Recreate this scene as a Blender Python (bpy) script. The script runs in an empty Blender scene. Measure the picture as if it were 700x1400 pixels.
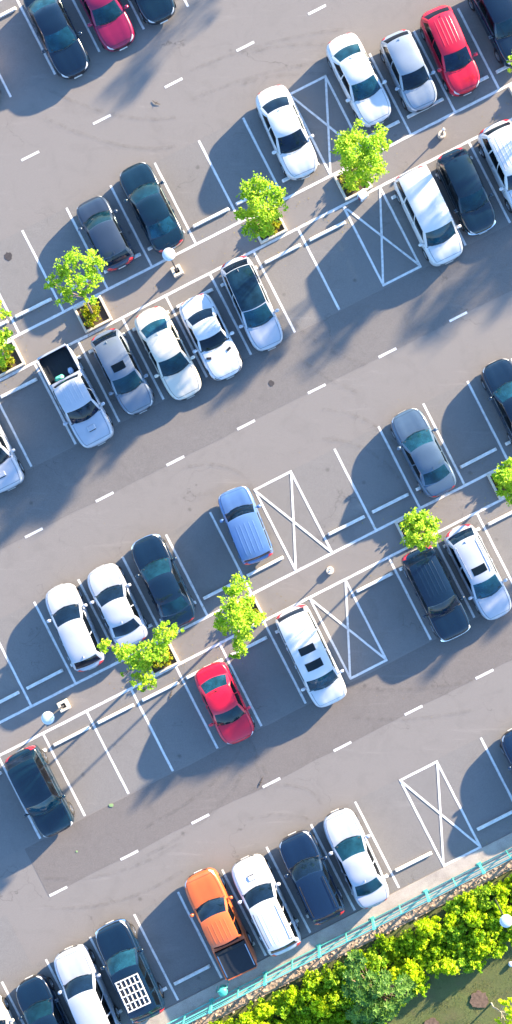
import bpy, math, random
import numpy as np
from functools import lru_cache
from mathutils import Vector, Matrix
random.seed(7); RNG = np.random.default_rng(7)
S = 0.0357            # metres per photo pixel on the ground
CH = 62.0             # camera height
A27 = math.radians(27.0); CU, SU = math.cos(A27), math.sin(A27)
sc = bpy.context.scene
COL = sc.collection

# ------------------------------------------------------------------ coordinates
def W2(px, py): return (px - 350.0) * S, (700.0 - py) * S
def UV(U, V):   return CU * U + SU * V, -SU * U + CU * V          # lot coords -> photo pixel
def L2(U, V):   return W2(*UV(U, V))                               # lot coords -> world
NX, NY = W2(411, 711)
def AT(px, py, h):                                                 # world point seen at a pixel, at height h
    x, y = W2(px, py); k = (CH - h) / CH
    return NX + (x - NX) * k, NY + (y - NY) * k, h
UD = Vector((CU, SU, 0)); VD = Vector((SU, -CU, 0))
LOTROT = A27

# ------------------------------------------------------------------ materials
MATS = {}
def nt(name):
    m = bpy.data.materials.new(name); m.use_nodes = True
    t = m.node_tree; b = t.nodes['Principled BSDF']; MATS[name] = m
    return m, t, b
def N(t, typ, **kw):
    n = t.nodes.new(typ)
    for k, v in kw.items():
        if k in n.inputs.keys() if isinstance(k, str) else False: n.inputs[k].default_value = v
        else: setattr(n, k, v)
    return n
def ramp(t, fac, stops):
    r = t.nodes.new('ShaderNodeValToRGB'); e = r.color_ramp.elements
    while len(e) < len(stops): e.new(0.5)
    for i, (p, c) in enumerate(stops):
        e[i].position = p; e[i].color = (*c, 1) if len(c) == 3 else c
    t.links.new(fac, r.inputs[0]); return r.outputs[0]
def mixc(t, f, a, b, mode='MIX'):
    m = t.nodes.new('ShaderNodeMix'); m.data_type = 'RGBA'; m.blend_type = mode
    for i, v in ((0, f), (6, a), (7, b)):
        if hasattr(v, 'is_linked'): t.links.new(v, m.inputs[i])
        else: m.inputs[i].default_value = (*v, 1) if isinstance(v, tuple) and len(v) == 3 else v
    return m.outputs[2]
def noise(t, vec, scale, detail=3, rough=.55, dist=0):
    n = t.nodes.new('ShaderNodeTexNoise'); n.inputs['Scale'].default_value = scale
    n.inputs['Detail'].default_value = detail; n.inputs['Roughness'].default_value = rough
    n.inputs['Distortion'].default_value = dist
    if vec is not None: t.links.new(vec, n.inputs['Vector'])
    return n.outputs['Fac']
def mapping(t, rot=0, scale=(1, 1, 1), coord='Object'):
    tc = t.nodes.new('ShaderNodeTexCoord'); mp = t.nodes.new('ShaderNodeMapping')
    mp.inputs['Rotation'].default_value = (0, 0, rot); mp.inputs['Scale'].default_value = scale
    t.links.new(tc.outputs[coord], mp.inputs[0]); return mp.outputs[0]
def bump(t, b, h, strength, dist):
    n = t.nodes.new('ShaderNodeBump'); n.inputs['Strength'].default_value = strength
    n.inputs['Distance'].default_value = dist; t.links.new(h, n.inputs['Height'])
    t.links.new(n.outputs[0], b.inputs['Normal'])
def math_(t, op, a, b=0.5, clamp=False):
    n = t.nodes.new('ShaderNodeMath'); n.operation = op; n.use_clamp = clamp
    for i, v in ((0, a), (1, b)):
        if hasattr(v, 'is_linked'): t.links.new(v, n.inputs[i])
        else: n.inputs[i].default_value = v
    return n.outputs[0]

def asphalt(name, base, streak=.5):
    m, t, b = nt(name)
    v = mapping(t); vs = mapping(t, -LOTROT, (.12, 1.0, 1))
    base = tuple(base)
    big = noise(t, v, .22, 4, .6); mid = noise(t, v, 1.7, 5, .65); fine = noise(t, v, 26, 3, .7); grit = noise(t, v, 70, 2, .7)
    st = noise(t, vs, .9, 5, .6, .4); tint = noise(t, v, 9, 4, .8)
    c = ramp(t, big, [(.3, tuple(x * .78 for x in base)), (.7, tuple(x * 1.16 for x in base))])
    c = mixc(t, streak * .5, c, ramp(t, st, [(.3, tuple(x * .72 for x in base)), (.7, tuple(x * 1.28 for x in base))]))
    c = mixc(t, .42, c, ramp(t, mid, [(.25, tuple(x * .72 for x in base)), (.75, tuple(x * 1.22 for x in base))]))
    c = mixc(t, .7, c, ramp(t, tint, [(.35, (base[0] * 1.1, base[1] * .93, base[2] * .98)), (.5, base), (.68, (base[0] * .9, base[1] * 1.0, base[2] * 1.14))]))
    c = mixc(t, .62, c, ramp(t, fine, [(.3, tuple(x * .6 for x in base)), (.7, tuple(x * 1.4 for x in base))]))
    c = mixc(t, .45, c, ramp(t, grit, [(.3, tuple(x * .4 for x in base)), (.5, base), (.72, tuple(x * 2.0 for x in base))]))
    wl = ramp(t, noise(t, v, .75, 6, .7, 1.5), [(.50, (0, 0, 0)), (.72, (1, 1, 1))])       # worn, greasy areas
    c = mixc(t, math_(t, 'MULTIPLY', wl, .22), c, tuple(x * .55 for x in base))
    pl = ramp(t, noise(t, vs, 2.3, 4, .7, .8), [(.60, (0, 0, 0)), (.75, (1, 1, 1))])       # dusty streaks along the lanes
    c = mixc(t, math_(t, 'MULTIPLY', pl, .30), c, tuple(x * 1.6 for x in base))
    # fine cracks
    vo = t.nodes.new('ShaderNodeTexVoronoi'); vo.feature = 'DISTANCE_TO_EDGE'; vo.inputs['Scale'].default_value = .16
    wv = t.nodes.new('ShaderNodeMix'); wv.data_type = 'VECTOR'
    nn = t.nodes.new('ShaderNodeTexNoise'); nn.inputs['Scale'].default_value = .9; nn.inputs['Detail'].default_value = 6
    t.links.new(v, nn.inputs['Vector']); wv.inputs[0].default_value = .35
    sc_ = t.nodes.new('ShaderNodeVectorMath'); sc_.operation = 'MULTIPLY_ADD'
    t.links.new(nn.outputs['Color'], sc_.inputs[0]); sc_.inputs[1].default_value = (3, 3, 0); t.links.new(v, sc_.inputs[2])
    t.links.new(sc_.outputs[0], vo.inputs['Vector'])
    crack = ramp(t, vo.outputs['Distance'], [(0, (1, 1, 1)), (.0028, (0, 0, 0))])
    msk = ramp(t, noise(t, v, .35, 2), [(.5, (0, 0, 0)), (.62, (1, 1, 1))])
    ck = mixc(t, 1.0, crack, msk, 'MULTIPLY')
    c = mixc(t, math_(t, 'MULTIPLY', ck, .7), c, tuple(x * .45 for x in base))
    # oil drips
    vd = t.nodes.new('ShaderNodeTexVoronoi'); vd.inputs['Scale'].default_value = .55; t.links.new(v, vd.inputs['Vector'])
    dr = ramp(t, vd.outputs['Distance'], [(.02, (1, 1, 1)), (.075, (0, 0, 0))])
    c = mixc(t, math_(t, 'MULTIPLY', dr, .5), c, tuple(x * .35 for x in base))
    t.links.new(c, b.inputs['Base Color']); b.inputs['Roughness'].default_value = .88
    b.inputs['Specular IOR Level'].default_value = .3
    h = math_(t, 'ADD', math_(t, 'MULTIPLY', grit, .6), fine)
    bump(t, b, h, .25, .006)
    return m
asphalt('asphalt', (.192, .178, .167), .8)
asphalt('asphalt_dark', (.156, .145, .138), .8)
asphalt('asphalt_worn', (.150, .136, .128), .9)
asphalt('asphalt_bay', (.180, .171, .163), .35)

def worn_paint():
    m, t, b = nt('line_paint'); v = mapping(t)
    a = noise(t, v, 5, 6, .75); f = noise(t, v, 45, 3, .7)
    c = ramp(t, a, [(.33, (.50, .48, .46)), (.5, (.70, .68, .66)), (.7, (.80, .79, .77))])
    c = mixc(t, ramp(t, f, [(.30, (.8, .8, .8)), (.42, (0, 0, 0))]), c, (.30, .29, .28))
    t.links.new(c, b.inputs['Base Color']); b.inputs['Roughness'].default_value = .7
worn_paint()
def simple(name, col, rough=.5, metal=0, var=.12, scale=6, coat=0, spec=.5, bmp=0):
    m, t, b = nt(name); v = mapping(t)
    n = noise(t, v, scale, 4, .65)
    c = ramp(t, n, [(.3, tuple(x * (1 - var) for x in col)), (.7, tuple(min(1, x * (1 + var)) for x in col))])
    t.links.new(c, b.inputs['Base Color']); b.inputs['Roughness'].default_value = rough
    b.inputs['Metallic'].default_value = metal; b.inputs['Coat Weight'].default_value = coat
    b.inputs['Specular IOR Level'].default_value = spec
    if bmp: bump(t, b, noise(t, v, scale * 6, 3), bmp, .01)
    return m
simple('concrete_white', (.66, .65, .62), .8, var=.18, scale=4, bmp=.2)
simple('concrete_cream', (.62, .55, .44), .85, var=.2, scale=3, bmp=.2)
simple('concrete_dark', (.14, .13, .12), .9)
simple('soil', (.075, .05, .033), .95, var=.4, scale=5, bmp=.6)
simple('pit_earth', (.13, .085, .06), .95, var=.5, scale=7, bmp=.7)
simple('teal_metal', (.09, .46, .40), .4, var=.12, scale=3)
simple('teal_plastic', (.06, .45, .34), .35, var=.1)
simple('pole_metal', (.09, .09, .10), .4, .6)
simple('lamp_shade', (.55, .62, .68), .45, var=.05, scale=30)
simple('white_plastic', (.68, .72, .78), .4, var=.06)
simple('bark', (.20, .15, .11), .9, var=.35, scale=8, bmp=.6)
simple('bark_pale', (.42, .37, .30), .9, var=.3, scale=8, bmp=.6)
simple('rubber', (.012, .012, .013), .75, var=.2)
simple('rim_metal', (.5, .51, .53), .3, .9, var=.05)
simple('trim_black', (.012, .013, .015), .45, var=.15)
simple('bed_liner', (.008, .012, .018), .6, var=.2)
simple('chrome', (.75, .76, .78), .12, 1, var=.03)
simple('plate_white', (.7, .7, .68), .5, var=.05)
simple('green_bag', (.12, .62, .42), .5, var=.2, scale=12)
simple('pale_bag', (.5, .58, .75), .6, var=.3, scale=12)
simple('rust_red', (.28, .03, .04), .6)
simple('oil_stain', (.045, .04, .042), .8, var=.3, scale=10)
simple('twig', (.05, .035, .025), .9)
simple('litter_green', (.22, .34, .14), .7)
simple('mirror_glass', (.7, .75, .8), .05, 1, var=.02)

def glass(name, col, rough=.04, clear=.35, tint=(.30, .42, .44)):
    m, t, b = nt(name)
    tc = t.nodes.new('ShaderNodeTexCoord'); n = noise(t, tc.outputs['Object'], 1.6, 3, .6)
    c = ramp(t, n, [(.35, tuple(x * .5 for x in col)), (.65, tuple(x * 1.2 for x in col))])
    oi = t.nodes.new('ShaderNodeObjectInfo'); hs = t.nodes.new('ShaderNodeHueSaturation'); t.links.new(c, hs.inputs['Color'])
    vv = t.nodes.new('ShaderNodeMapRange'); t.links.new(oi.outputs['Random'], vv.inputs[0]); vv.inputs[3].default_value = .45; vv.inputs[4].default_value = 1.25
    t.links.new(vv.outputs[0], hs.inputs['Value']); t.links.new(hs.outputs[0], b.inputs['Base Color'])
    b.inputs['Roughness'].default_value = rough; b.inputs['IOR'].default_value = 1.5
    if clear:
        tr = t.nodes.new('ShaderNodeBsdfTransparent'); tr.inputs[0].default_value = (*tint, 1); mx = t.nodes.new('ShaderNodeMixShader'); mx.inputs[0].default_value = clear
        t.links.new(b.outputs[0], mx.inputs[1]); t.links.new(tr.outputs[0], mx.inputs[2]); t.links.new(mx.outputs[0], t.nodes['Material Output'].inputs[0])
glass('glass_sky_teal', (.014, .085, .135), clear=.36, tint=(.28, .42, .50)); glass('glass_dark', (.008, .026, .060)); glass('glass_side', (.005, .008, .012), clear=.25)  # teal base colour stands in for sky reflected by the windshields
glass('glass_black_roof', (.008, .030, .050), clear=0)
simple('interior', (.035, .033, .033), .85, var=.3); simple('seat_fabric', (.10, .095, .09), .9, var=.25); simple('seat_beige', (.32, .26, .19), .85, var=.2)
def lens(name, col):
    m, t, b = nt(name); b.inputs['Base Color'].default_value = (*col, 1); b.inputs['Roughness'].default_value = .12
    b.inputs['Coat Weight'].default_value = 1
lens('lens_clear', (.55, .58, .62)); lens('lens_smoked', (.10, .11, .13)); lens('lens_red', (.55, .012, .018)); lens('lens_amber', (.7, .22, .02))

def paint(name, col, metal=0.0, rough=.32):
    m, t, b = nt('paint_' + name); tc = t.nodes.new('ShaderNodeTexCoord')
    n = noise(t, tc.outputs['Object'], 1.3, 4, .6); d = noise(t, tc.outputs['Object'], 22, 3, .7)
    c = ramp(t, n, [(.3, tuple(x * .92 for x in col)), (.7, tuple(min(1, x * 1.05) for x in col))])
    dust = tuple(x * .97 + .015 * y for x, y in zip(col, (.3, .28, .25)))
    c = mixc(t, ramp(t, d, [(.5, (0, 0, 0)), (.8, (.22, .22, .22))]), c, dust)
    t.links.new(c, b.inputs['Base Color']); b.inputs['Metallic'].default_value = metal
    r = ramp(t, d, [(.3, (rough,) * 3), (.8, (rough + .12,) * 3)]); t.links.new(r, b.inputs['Roughness'])
    b.inputs['Coat Weight'].default_value = .6; b.inputs['Coat Roughness'].default_value = .05
    return MATS['paint_' + name]
for nm, c, me in (('white', (.57, .58, .60), 0), ('pearl', (.39, .42, .48), .05), ('cream', (.55, .52, .45), 0), ('silver', (.28, .33, .39), .25),
                  ('lightgrey', (.15, .185, .235), .2), ('greyblue', (.065, .11, .17), .2), ('slate', (.028, .046, .078), .2), ('black', (.002, .012, .030), .0),  # blue in 'black' is reflected sky painted into its colour
                  ('navy', (.004, .016, .045), .1), ('red', (.58, .004, .032), .05), ('magenta', (.24, .004, .05), .1),
                  ('orange', (.58, .125, .03), .1), ('violetblue', (.085, .175, .37), .2), ('pinkwhite', (.75, .66, .68), 0), ('black_sky_tint', (.002, .016, .030), .0)):  # last black: teal of the mirrored sky put into the base colour
    paint(nm, c, me, .18 if max(c) < .06 else .30)

def leaf(name, c1, c2, c3, trans=.45):
    m, t, b = nt(name)
    g = t.nodes.new('ShaderNodeNewGeometry')
    c = ramp(t, g.outputs['Random Per Island'], [(0, c1), (.5, c2), (1, c3)])
    n = noise(t, mapping(t), 1.1, 2); c = mixc(t, ramp(t, n, [(.4, (0, 0, 0)), (.62, (.55, .55, .55))]), c, c3)
    b.inputs['Roughness'].default_value = .5; t.links.new(c, b.inputs['Base Color']); b.inputs['Specular IOR Level'].default_value = .25
    tr = t.nodes.new('ShaderNodeBsdfTranslucent'); mx = t.nodes.new('ShaderNodeMixShader'); mx.inputs[0].default_value = trans
    t.links.new(c, tr.inputs[0]); t.links.new(b.outputs[0], mx.inputs[1]); t.links.new(tr.outputs[0], mx.inputs[2])
    t.links.new(mx.outputs[0], t.nodes['Material Output'].inputs[0])
leaf('leaf_bright', (.14, .36, .02), (.30, .56, .025), (.54, .68, .05), .5)
leaf('leaf_hedge', (.07, .24, .012), (.30, .54, .014), (.58, .70, .02), .5)
leaf('leaf_yellow', (.34, .58, .012), (.54, .72, .014), (.72, .78, .03), .55)
leaf('leaf_dark', (.015, .085, .012), (.045, .15, .018), (.18, .32, .05), .3)
leaf('leaf_low', (.12, .26, .010), (.28, .40, .012), (.48, .36, .02), .45)
leaf('leaf_rust', (.45, .10, .015), (.55, .18, .02), (.50, .28, .03), .3)
leaf('grass_blade', (.07, .105, .024), (.10, .15, .03), (.18, .16, .05), .25)

def ground_mats():
    m, t, b = nt('lawn'); v = mapping(t)
    c = ramp(t, noise(t, v, .9, 6, .7), [(.32, (.13, .10, .055)), (.46, (.10, .12, .036)), (.7, (.09, .15, .034))])
    c = mixc(t, .5, c, ramp(t, noise(t, v, 18, 4, .75), [(.3, (.05, .065, .02)), (.7, (.16, .155, .06))]))
    t.links.new(c, b.inputs['Base Color']); b.inputs['Roughness'].default_value = .95; bump(t, b, noise(t, v, 30, 4), .8, .03)
    m, t, b = nt('kerb_concrete'); v = mapping(t)
    c = ramp(t, noise(t, v, 1.1, 6, .7), [(.3, (.26, .22, .20)), (.5, (.40, .35, .31)), (.72, (.50, .45, .40))])
    c = mixc(t, .35, c, ramp(t, noise(t, v, 22, 4, .75), [(.3, (.14, .11, .09)), (.7, (.55, .5, .44))]))
    t.links.new(c, b.inputs['Base Color']); b.inputs['Roughness'].default_value = .9; bump(t, b, noise(t, v, 30, 4), .5, .02)
    m, t, b = nt('rocky_soil'); v = mapping(t)
    vo = t.nodes.new('ShaderNodeTexVoronoi'); vo.inputs['Scale'].default_value = 5; t.links.new(v, vo.inputs['Vector'])
    c = ramp(t, noise(t, v, 2.4, 6, .75), [(.3, (.20, .14, .10)), (.5, (.38, .28, .21)), (.72, (.55, .44, .35))])
    c = mixc(t, .35, c, ramp(t, vo.outputs['Color'], [(.1, (.16, .11, .08)), (.9, (.45, .36, .28))]))
    t.links.new(c, b.inputs['Base Color']); b.inputs['Roughness'].default_value = .95; bump(t, b, vo.outputs['Distance'], .9, .05)
ground_mats()

# ------------------------------------------------------------------ object helpers
def mesh_obj(name, verts, faces, mat, parent=None, smooth=False, midx=None):
    me = bpy.data.meshes.new(name); me.from_pydata([tuple(v) for v in verts], [], [tuple(int(i) for i in f) for f in faces])
    for mm in (mat if isinstance(mat, (list, tuple)) else [mat]): me.materials.append(MATS[mm])
    if midx is not None: me.polygons.foreach_set('material_index', midx)
    if smooth: me.polygons.foreach_set('use_smooth', [True] * len(me.polygons))
    me.update(); me.validate()
    o = bpy.data.objects.new(name, me); COL.objects.link(o)
    if parent is not None: o.parent = parent
    return o
def empty(name, label, cat, loc=(0, 0, 0), rz=0, group=None):
    o = bpy.data.objects.new(name, None); COL.objects.link(o); o.location = loc; o.rotation_euler = (0, 0, rz)
    o.empty_display_size = .3; tag(o, label, cat, group); return o
def tag(o, label=None, cat=None, group=None, kind=None):
    if label: o['label'] = label
    if cat: o['category'] = cat
    if group: o['group'] = group
    if kind: o['kind'] = kind
    return o
def copy_tree(o, parent=None):
    c = o.copy(); COL.objects.link(c)
    if parent is not None: c.parent = parent
    for ch in list(o.children): copy_tree(ch, c)
    return c
class MB:
    def __init__(s): s.v = []; s.f = []
    def add(s, v, f):
        n = len(s.v); s.v += [tuple(x) for x in v]; s.f += [tuple(i + n for i in q) for q in f]; return s
    def box(s, c, d, rz=0, bev=0.0, taper=1.0):
        cx, cy, cz = c; dx, dy, dz = (k / 2 for k in d); R = Matrix.Rotation(rz, 3, 'Z'); vs = []
        lv = [(-dz, 1.0, bev), (-dz + bev, 1.0, 0), (dz - bev, taper, 0), (dz, taper, bev)] if bev else [(-dz, 1.0, 0), (dz, taper, 0)]
        for z, k, ins in lv:
            a, b2 = dx * k - ins, dy * k - ins
            if bev:
                q = bev * .8
                pts = [(-a + q, -b2), (a - q, -b2), (a, -b2 + q), (a, b2 - q), (a - q, b2), (-a + q, b2), (-a, b2 - q), (-a, -b2 + q)]
            else: pts = [(-a, -b2), (a, -b2), (a, b2), (-a, b2)]
            for x, y in pts:
                p = R @ Vector((x, y, z)); vs.append((p.x + cx, p.y + cy, p.z + cz))
        n = 8 if bev else 4; fs = [tuple(range(n))[::-1]]
        for l in range(len(lv) - 1):
            for i in range(n): j = (i + 1) % n; fs.append((l * n + i, l * n + j, (l + 1) * n + j, (l + 1) * n + i))
        fs.append(tuple((len(lv) - 1) * n + i for i in range(n))); return s.add(vs, fs)
    def tube(s, pts, r, n=8, cap=True):
        pts = [Vector(p) for p in pts]; rs = r if isinstance(r, (list, tuple)) else [r] * len(pts); vs = []
        for i, p in enumerate(pts):
            d = (pts[min(i + 1, len(pts) - 1)] - pts[max(i - 1, 0)]).normalized()
            a = d.cross(Vector((0, 0, 1)) if abs(d.z) < .9 else Vector((1, 0, 0))).normalized(); b2 = d.cross(a)
            for k in range(n):
                th = 2 * math.pi * k / n; q = p + (a * math.cos(th) + b2 * math.sin(th)) * rs[i]; vs.append(tuple(q))
        fs = [(i * n + k, i * n + (k + 1) % n, (i + 1) * n + (k + 1) % n, (i + 1) * n + k) for i in range(len(pts) - 1) for k in range(n)]
        if cap: fs += [tuple(range(n)), tuple((len(pts) - 1) * n + k for k in range(n))[::-1]]
        return s.add(vs, fs)
    def lathe(s, prof, c=(0, 0, 0), n=24, axis='z'):
        vs = []
        for r, z in prof:
            for k in range(n):
                th = 2 * math.pi * k / n
                p = (r * math.cos(th), r * math.sin(th), z) if axis == 'z' else (r * math.cos(th), z, r * math.sin(th))
                vs.append((p[0] + c[0], p[1] + c[1], p[2] + c[2]))
        fs = [(i * n + k, i * n + (k + 1) % n, (i + 1) * n + (k + 1) % n, (i + 1) * n + k) for i in range(len(prof) - 1) for k in range(n)]
        return s.add(vs, fs)
    def build(s, name, mat, parent=None, smooth=False): return mesh_obj(name, s.v, s.f, mat, parent, smooth)

# ------------------------------------------------------------------ the setting
def sheet(name, polyUV, z, mat, kind='structure'):
    vs = [(*L2(u, v), z) for u, v in polyUV]
    o = mesh_obj(name, vs, [tuple(range(len(vs)))[::-1]], mat); tag(o, kind=kind); return o
tag(mesh_obj('ground', [(-400, -400, -.12), (400, -400, -.12), (400, 400, -.12), (-400, 400, -.12)], [(0, 1, 2, 3)], 'lawn'), kind='structure')
U0, U1 = -1500, 2200
def slab(name, u0, u1, v0, v1, z0, z1, mat):
    c = [(u0, v0), (u1, v0), (u1, v1), (u0, v1)]
    vs = [(*L2(u, v), z0) for u, v in c] + [(*L2(u, v), z1) for u, v in c]
    fs = [(0, 1, 2, 3), (7, 6, 5, 4), (0, 4, 5, 1), (1, 5, 6, 2), (2, 6, 7, 3), (3, 7, 4, 0)]
    o = mesh_obj(name, vs, fs, mat); tag(o, kind='structure'); return o
slab('parking_lot', U0, U1, -1400, 1332, -.2, 0, 'asphalt')
for a, b_ in ((-20, 126), (294, 419), (463, 588), (754, 880), (920, 1047), (1196, 1330)):
    sheet('bay_surface', [(U0, a), (U1, a), (U1, b_), (U0, b_)], .004, 'asphalt_bay')
def wob(u0, u1, v0, v1, z, mat, nm):
    n = 60; top = [(u0 + (u1 - u0) * i / n, v0 + RNG.uniform(-.8, .8)) for i in range(n + 1)]
    bot = [(u1 - (u1 - u0) * i / n, v1 + RNG.uniform(-1.6, 1.6)) for i in range(n + 1)]
    vs = [(*L2(u, v), z) for u, v in top] + [(*L2(u, v), z) for u, v in bot]
    fs = [(i, 2 * n + 1 - i, 2 * n - i, i + 1) for i in range(n)]
    tag(mesh_obj(nm, vs, fs, mat), kind='structure')
wob(-1400, 1400, 590, 671, .005, 'asphalt_dark', 'resurfaced_lane')
wob(-497, 1400, 1049, 1122, .005, 'asphalt_worn', 'resurfaced_lane')
wob(-1400, -560, 1118, 1196, .005, 'asphalt_bay', 'resurfaced_lane')
slab('kerb', U0, U1, 1332, 1364, -.2, .05, 'kerb_concrete')
slab('verge', U0, U1, 1364, 1377, -.2, .0, 'rocky_soil')
# lawn: the ground sheet beyond, raised a little with unevenness
def lawn():
    vs = []; fs = []; nu, nv = 90, 60
    for j in range(nv + 1):
        for i in range(nu + 1):
            u = -900 + 2400 * i / nu; v = 1376 + 500 * j / nv
            x, y = L2(u, v); vs.append((x, y, -.05 - .04 * math.sin(x * 1.3) * math.cos(y * 1.1) + RNG.uniform(-.015, .015)))
    for j in range(nv):
        for i in range(nu):
            a = j * (nu + 1) + i; fs.append((a, a + nu + 1, a + nu + 2, a + 1))
    tag(mesh_obj('lawn', vs, fs, 'lawn', smooth=True), kind='structure')
lawn()

# painted markings
LW = 3.2
class Paint:
    def __init__(s): s.v = []; s.f = []
    def line(s, a, b, w=LW, ext=0):
        a = Vector(a); b = Vector(b); d = (b - a).normalized(); n = Vector((-d.y, d.x)) * w / 2; a = a - d * ext; b = b + d * ext
        k = len(s.v); L = (b - a).length; m = max(1, int(L / 12))
        for i in range(m + 1):
            p = a.lerp(b, i / m)
            jl, jr = 1 + random.uniform(-.1, .1), 1 + random.uniform(-.1, .1)
            s.v += [(*L2(*(p + n * jl)), s.z), (*L2(*(p - n * jr)), s.z)]
        for i in range(m): s.f.append((k + 2 * i, k + 2 * i + 2, k + 2 * i + 3, k + 2 * i + 1))
    def build(s, name):
        o = mesh_obj(name, s.v, s.f, 'line_paint'); tag(o, kind='structure')
rows = {
 'A': (0, 125, [21 + 68 * k for k in range(-4, 14)]),
 'B': (294.5, 419.5, [-183.6 - 67.7 * 2, -183.6 - 67.7, -183.6, -115.9, -48, 19.5, 87.3, 155, 222.8, 417, 484.8, 552.6, 620.4, 688, 756]),
 'C': (463, 588, [-319, -251.2, -183.5, -116.5, -48.5, 18, 85.7, 153, 221, 415, 483, 551, 619, 687]),
 'D': (754.3, 880, [-603, -535, -468, -400, -332, -264.3, -196.4, -129.5, -62, 128.8, 196.3, 265, 332.8, 400.5, 468, 536]),
 'E': (920, 1046.7, [-607, -539, -471.5, -403, -336, -268, -199.5, -132, -64.3, 127.5, 194.6, 262.5, 330, 398]),
 'F': (1197, 1329, [-741, -673.5, -607, -539.5, -472, -404, -337, -269.2, -201, -132.8, -65, 127.8, 195.5, 263, 331]),
}
p = Paint(); p.z = .009
for r, (v0, v1, us) in rows.items():
    for u in us: p.line((u, v0), (u, v1))
p.build('bay_lines')
p = Paint(); p.z = .0095
for v in (-43, 0, 419.5, 463, 880, 920): p.line((-900, v), (1300, v), 3.6)
p.build('median_lines')
p = Paint(); p.z = .0135
for (ul, ur, v0, v1, side) in ((294, 349, 295, 419.5, 'top'), (290, 346.7, 463, 585.5, 'bot'), (6.2, 61.6, 755, 880, 'top'), (6, 61, 920, 1044, 'bot'), (3.4, 59.5, 1199, 1330, 'both')):
    p.line((ul, v0), (ul, v1)); p.line((ur, v0), (ur, v1))
p.build('hatched_bays')
p = Paint(); p.z = .017
for (ul, ur, v0, v1, side) in ((294, 349, 295, 419.5, 'top'), (290, 346.7, 463, 585.5, 'bot'), (6.2, 61.6, 755, 880, 'top'), (6, 61, 920, 1044, 'bot'), (3.4, 59.5, 1199, 1330, 'both')):
    if side in ('top', 'both'): p.line((ul - 1.5, v0), (ur + 1.5, v0), 3.3)
    if side in ('bot', 'both'): p.line((ul - 1.5, v1), (ur + 1.5, v1), 3.3)
p.build('hatched_bays')
for q in (0, 1):
    p = Paint(); p.z = .021 + .004 * q
    for (ul, ur, v0, v1, side) in ((294, 349, 295, 419.5, 'top'), (290, 346.7, 463, 585.5, 'bot'), (6.2, 61.6, 755, 880, 'top'), (6, 61, 920, 1044, 'bot'), (3.4, 59.5, 1199, 1330, 'both')):
        p.line((ul if q else ur, v0 + 1), (ur if q else ul, v1 - 1), 3.0)
    p.build('hatched_bays')
p = Paint(); p.z = .009
for k in range(-8, 10):
    for (u, v) in ((50 + 110 * k, 208.8), (36 + 108.5 * k, 670.3), (-46.2 + 109 * k, 1122)): p.line((u - 13.5, v), (u + 13.5, v), 3.4)
p.build('lane_dashes')

# ------------------------------------------------------------------ cars
def hermite(kx, ky, x):
    kx = np.asarray(kx, float); ky = np.asarray(ky, float); d = np.gradient(ky, kx, axis=0)
    i = np.clip(np.searchsorted(kx, x, side='right') - 1, 0, len(kx) - 2); h = kx[i + 1] - kx[i]; t = (x - kx[i]) / h
    return (2 * t**3 - 3 * t**2 + 1) * ky[i] + (t**3 - 2 * t**2 + t) * h * d[i] + (-2 * t**3 + 3 * t**2) * ky[i + 1] + (t**3 - t**2) * h * d[i + 1]
SECT_S = [0, .1, .16, .25, .4, .52, .6, .67, .74, .82, .91, 1]
SECT_Y = [0, .8, .93, .985, 1.0, .995, .98, .945, .87, .66, .35, 0]
SECT_Z = [0, 0, .03, .15, .42, .62, .78, .90, .965, .99, 1.004, 1.01]
@lru_cache(maxsize=None)
def sect(s): return float(hermite(SECT_S, SECT_Y, s)), float(hermite(SECT_S, SECT_Z, s))
TYPES = {   # distances in metres from the nose; z = (nose, hood front, cowl, belt, tail top)
 'sedan': dict(L=4.6, W=1.77, H=1.46, cowl=1.20, rf=1.98, rr=3.28, rb=3.98, belt=.94, z=(.60, .72, .93, .94, 1.02, .93), nw=2, pC=-.80, wr=.315, hb=0.92, hr=0.73),
 'coupe': dict(L=4.3, W=1.80, H=1.30, cowl=1.50, rf=2.10, rr=2.95, rb=3.55, belt=.86, z=(.52, .66, .84, .86, .93, .84), nw=1, pC=-.72, wr=.33, hb=0.88, hr=0.70),
 'hatch': dict(L=4.1, W=1.70, H=1.50, cowl=.98, rf=1.72, rr=3.55, rb=3.92, belt=.96, z=(.62, .76, .96, .98, .98, .92), nw=2, pC=-.86, wr=.305, hb=0.92, hr=0.76),
 'suv':   dict(L=4.7, W=1.84, H=1.74, cowl=1.25, rf=1.92, rr=4.18, rb=4.50, belt=1.10, z=(.78, .95, 1.08, 1.10, 1.10, 1.00), nw=3, pC=-.90, wr=.37, hb=0.92, hr=0.77),
 'boxy':  dict(L=3.9, W=1.70, H=1.70, cowl=.95, rf=1.45, rr=3.62, rb=3.74, belt=1.06, z=(.80, .92, 1.04, 1.06, 1.06, 1.0), nw=2, pC=-.90, wr=.33, hb=0.95, hr=0.87),
 'van':   dict(L=4.9, W=1.84, H=1.88, cowl=.88, rf=1.55, rr=4.62, rb=4.80, belt=1.10, z=(.72, .86, 1.06, 1.10, 1.10, 1.05), nw=3, pC=-.93, wr=.34, hb=0.93, hr=0.79),
 'pickup': dict(L=5.25, W=1.86, H=1.78, cowl=1.30, rf=1.95, rr=3.38, rb=3.62, belt=1.12, z=(.84, 1.0, 1.10, 1.12, 1.12, 1.10), nw=2, pC=-.92, wr=.385, hb=0.92, hr=0.77, bed=(3.74, 5.15)),
}
PAIR = [(-1, 'right'), (1, 'left')]
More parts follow.
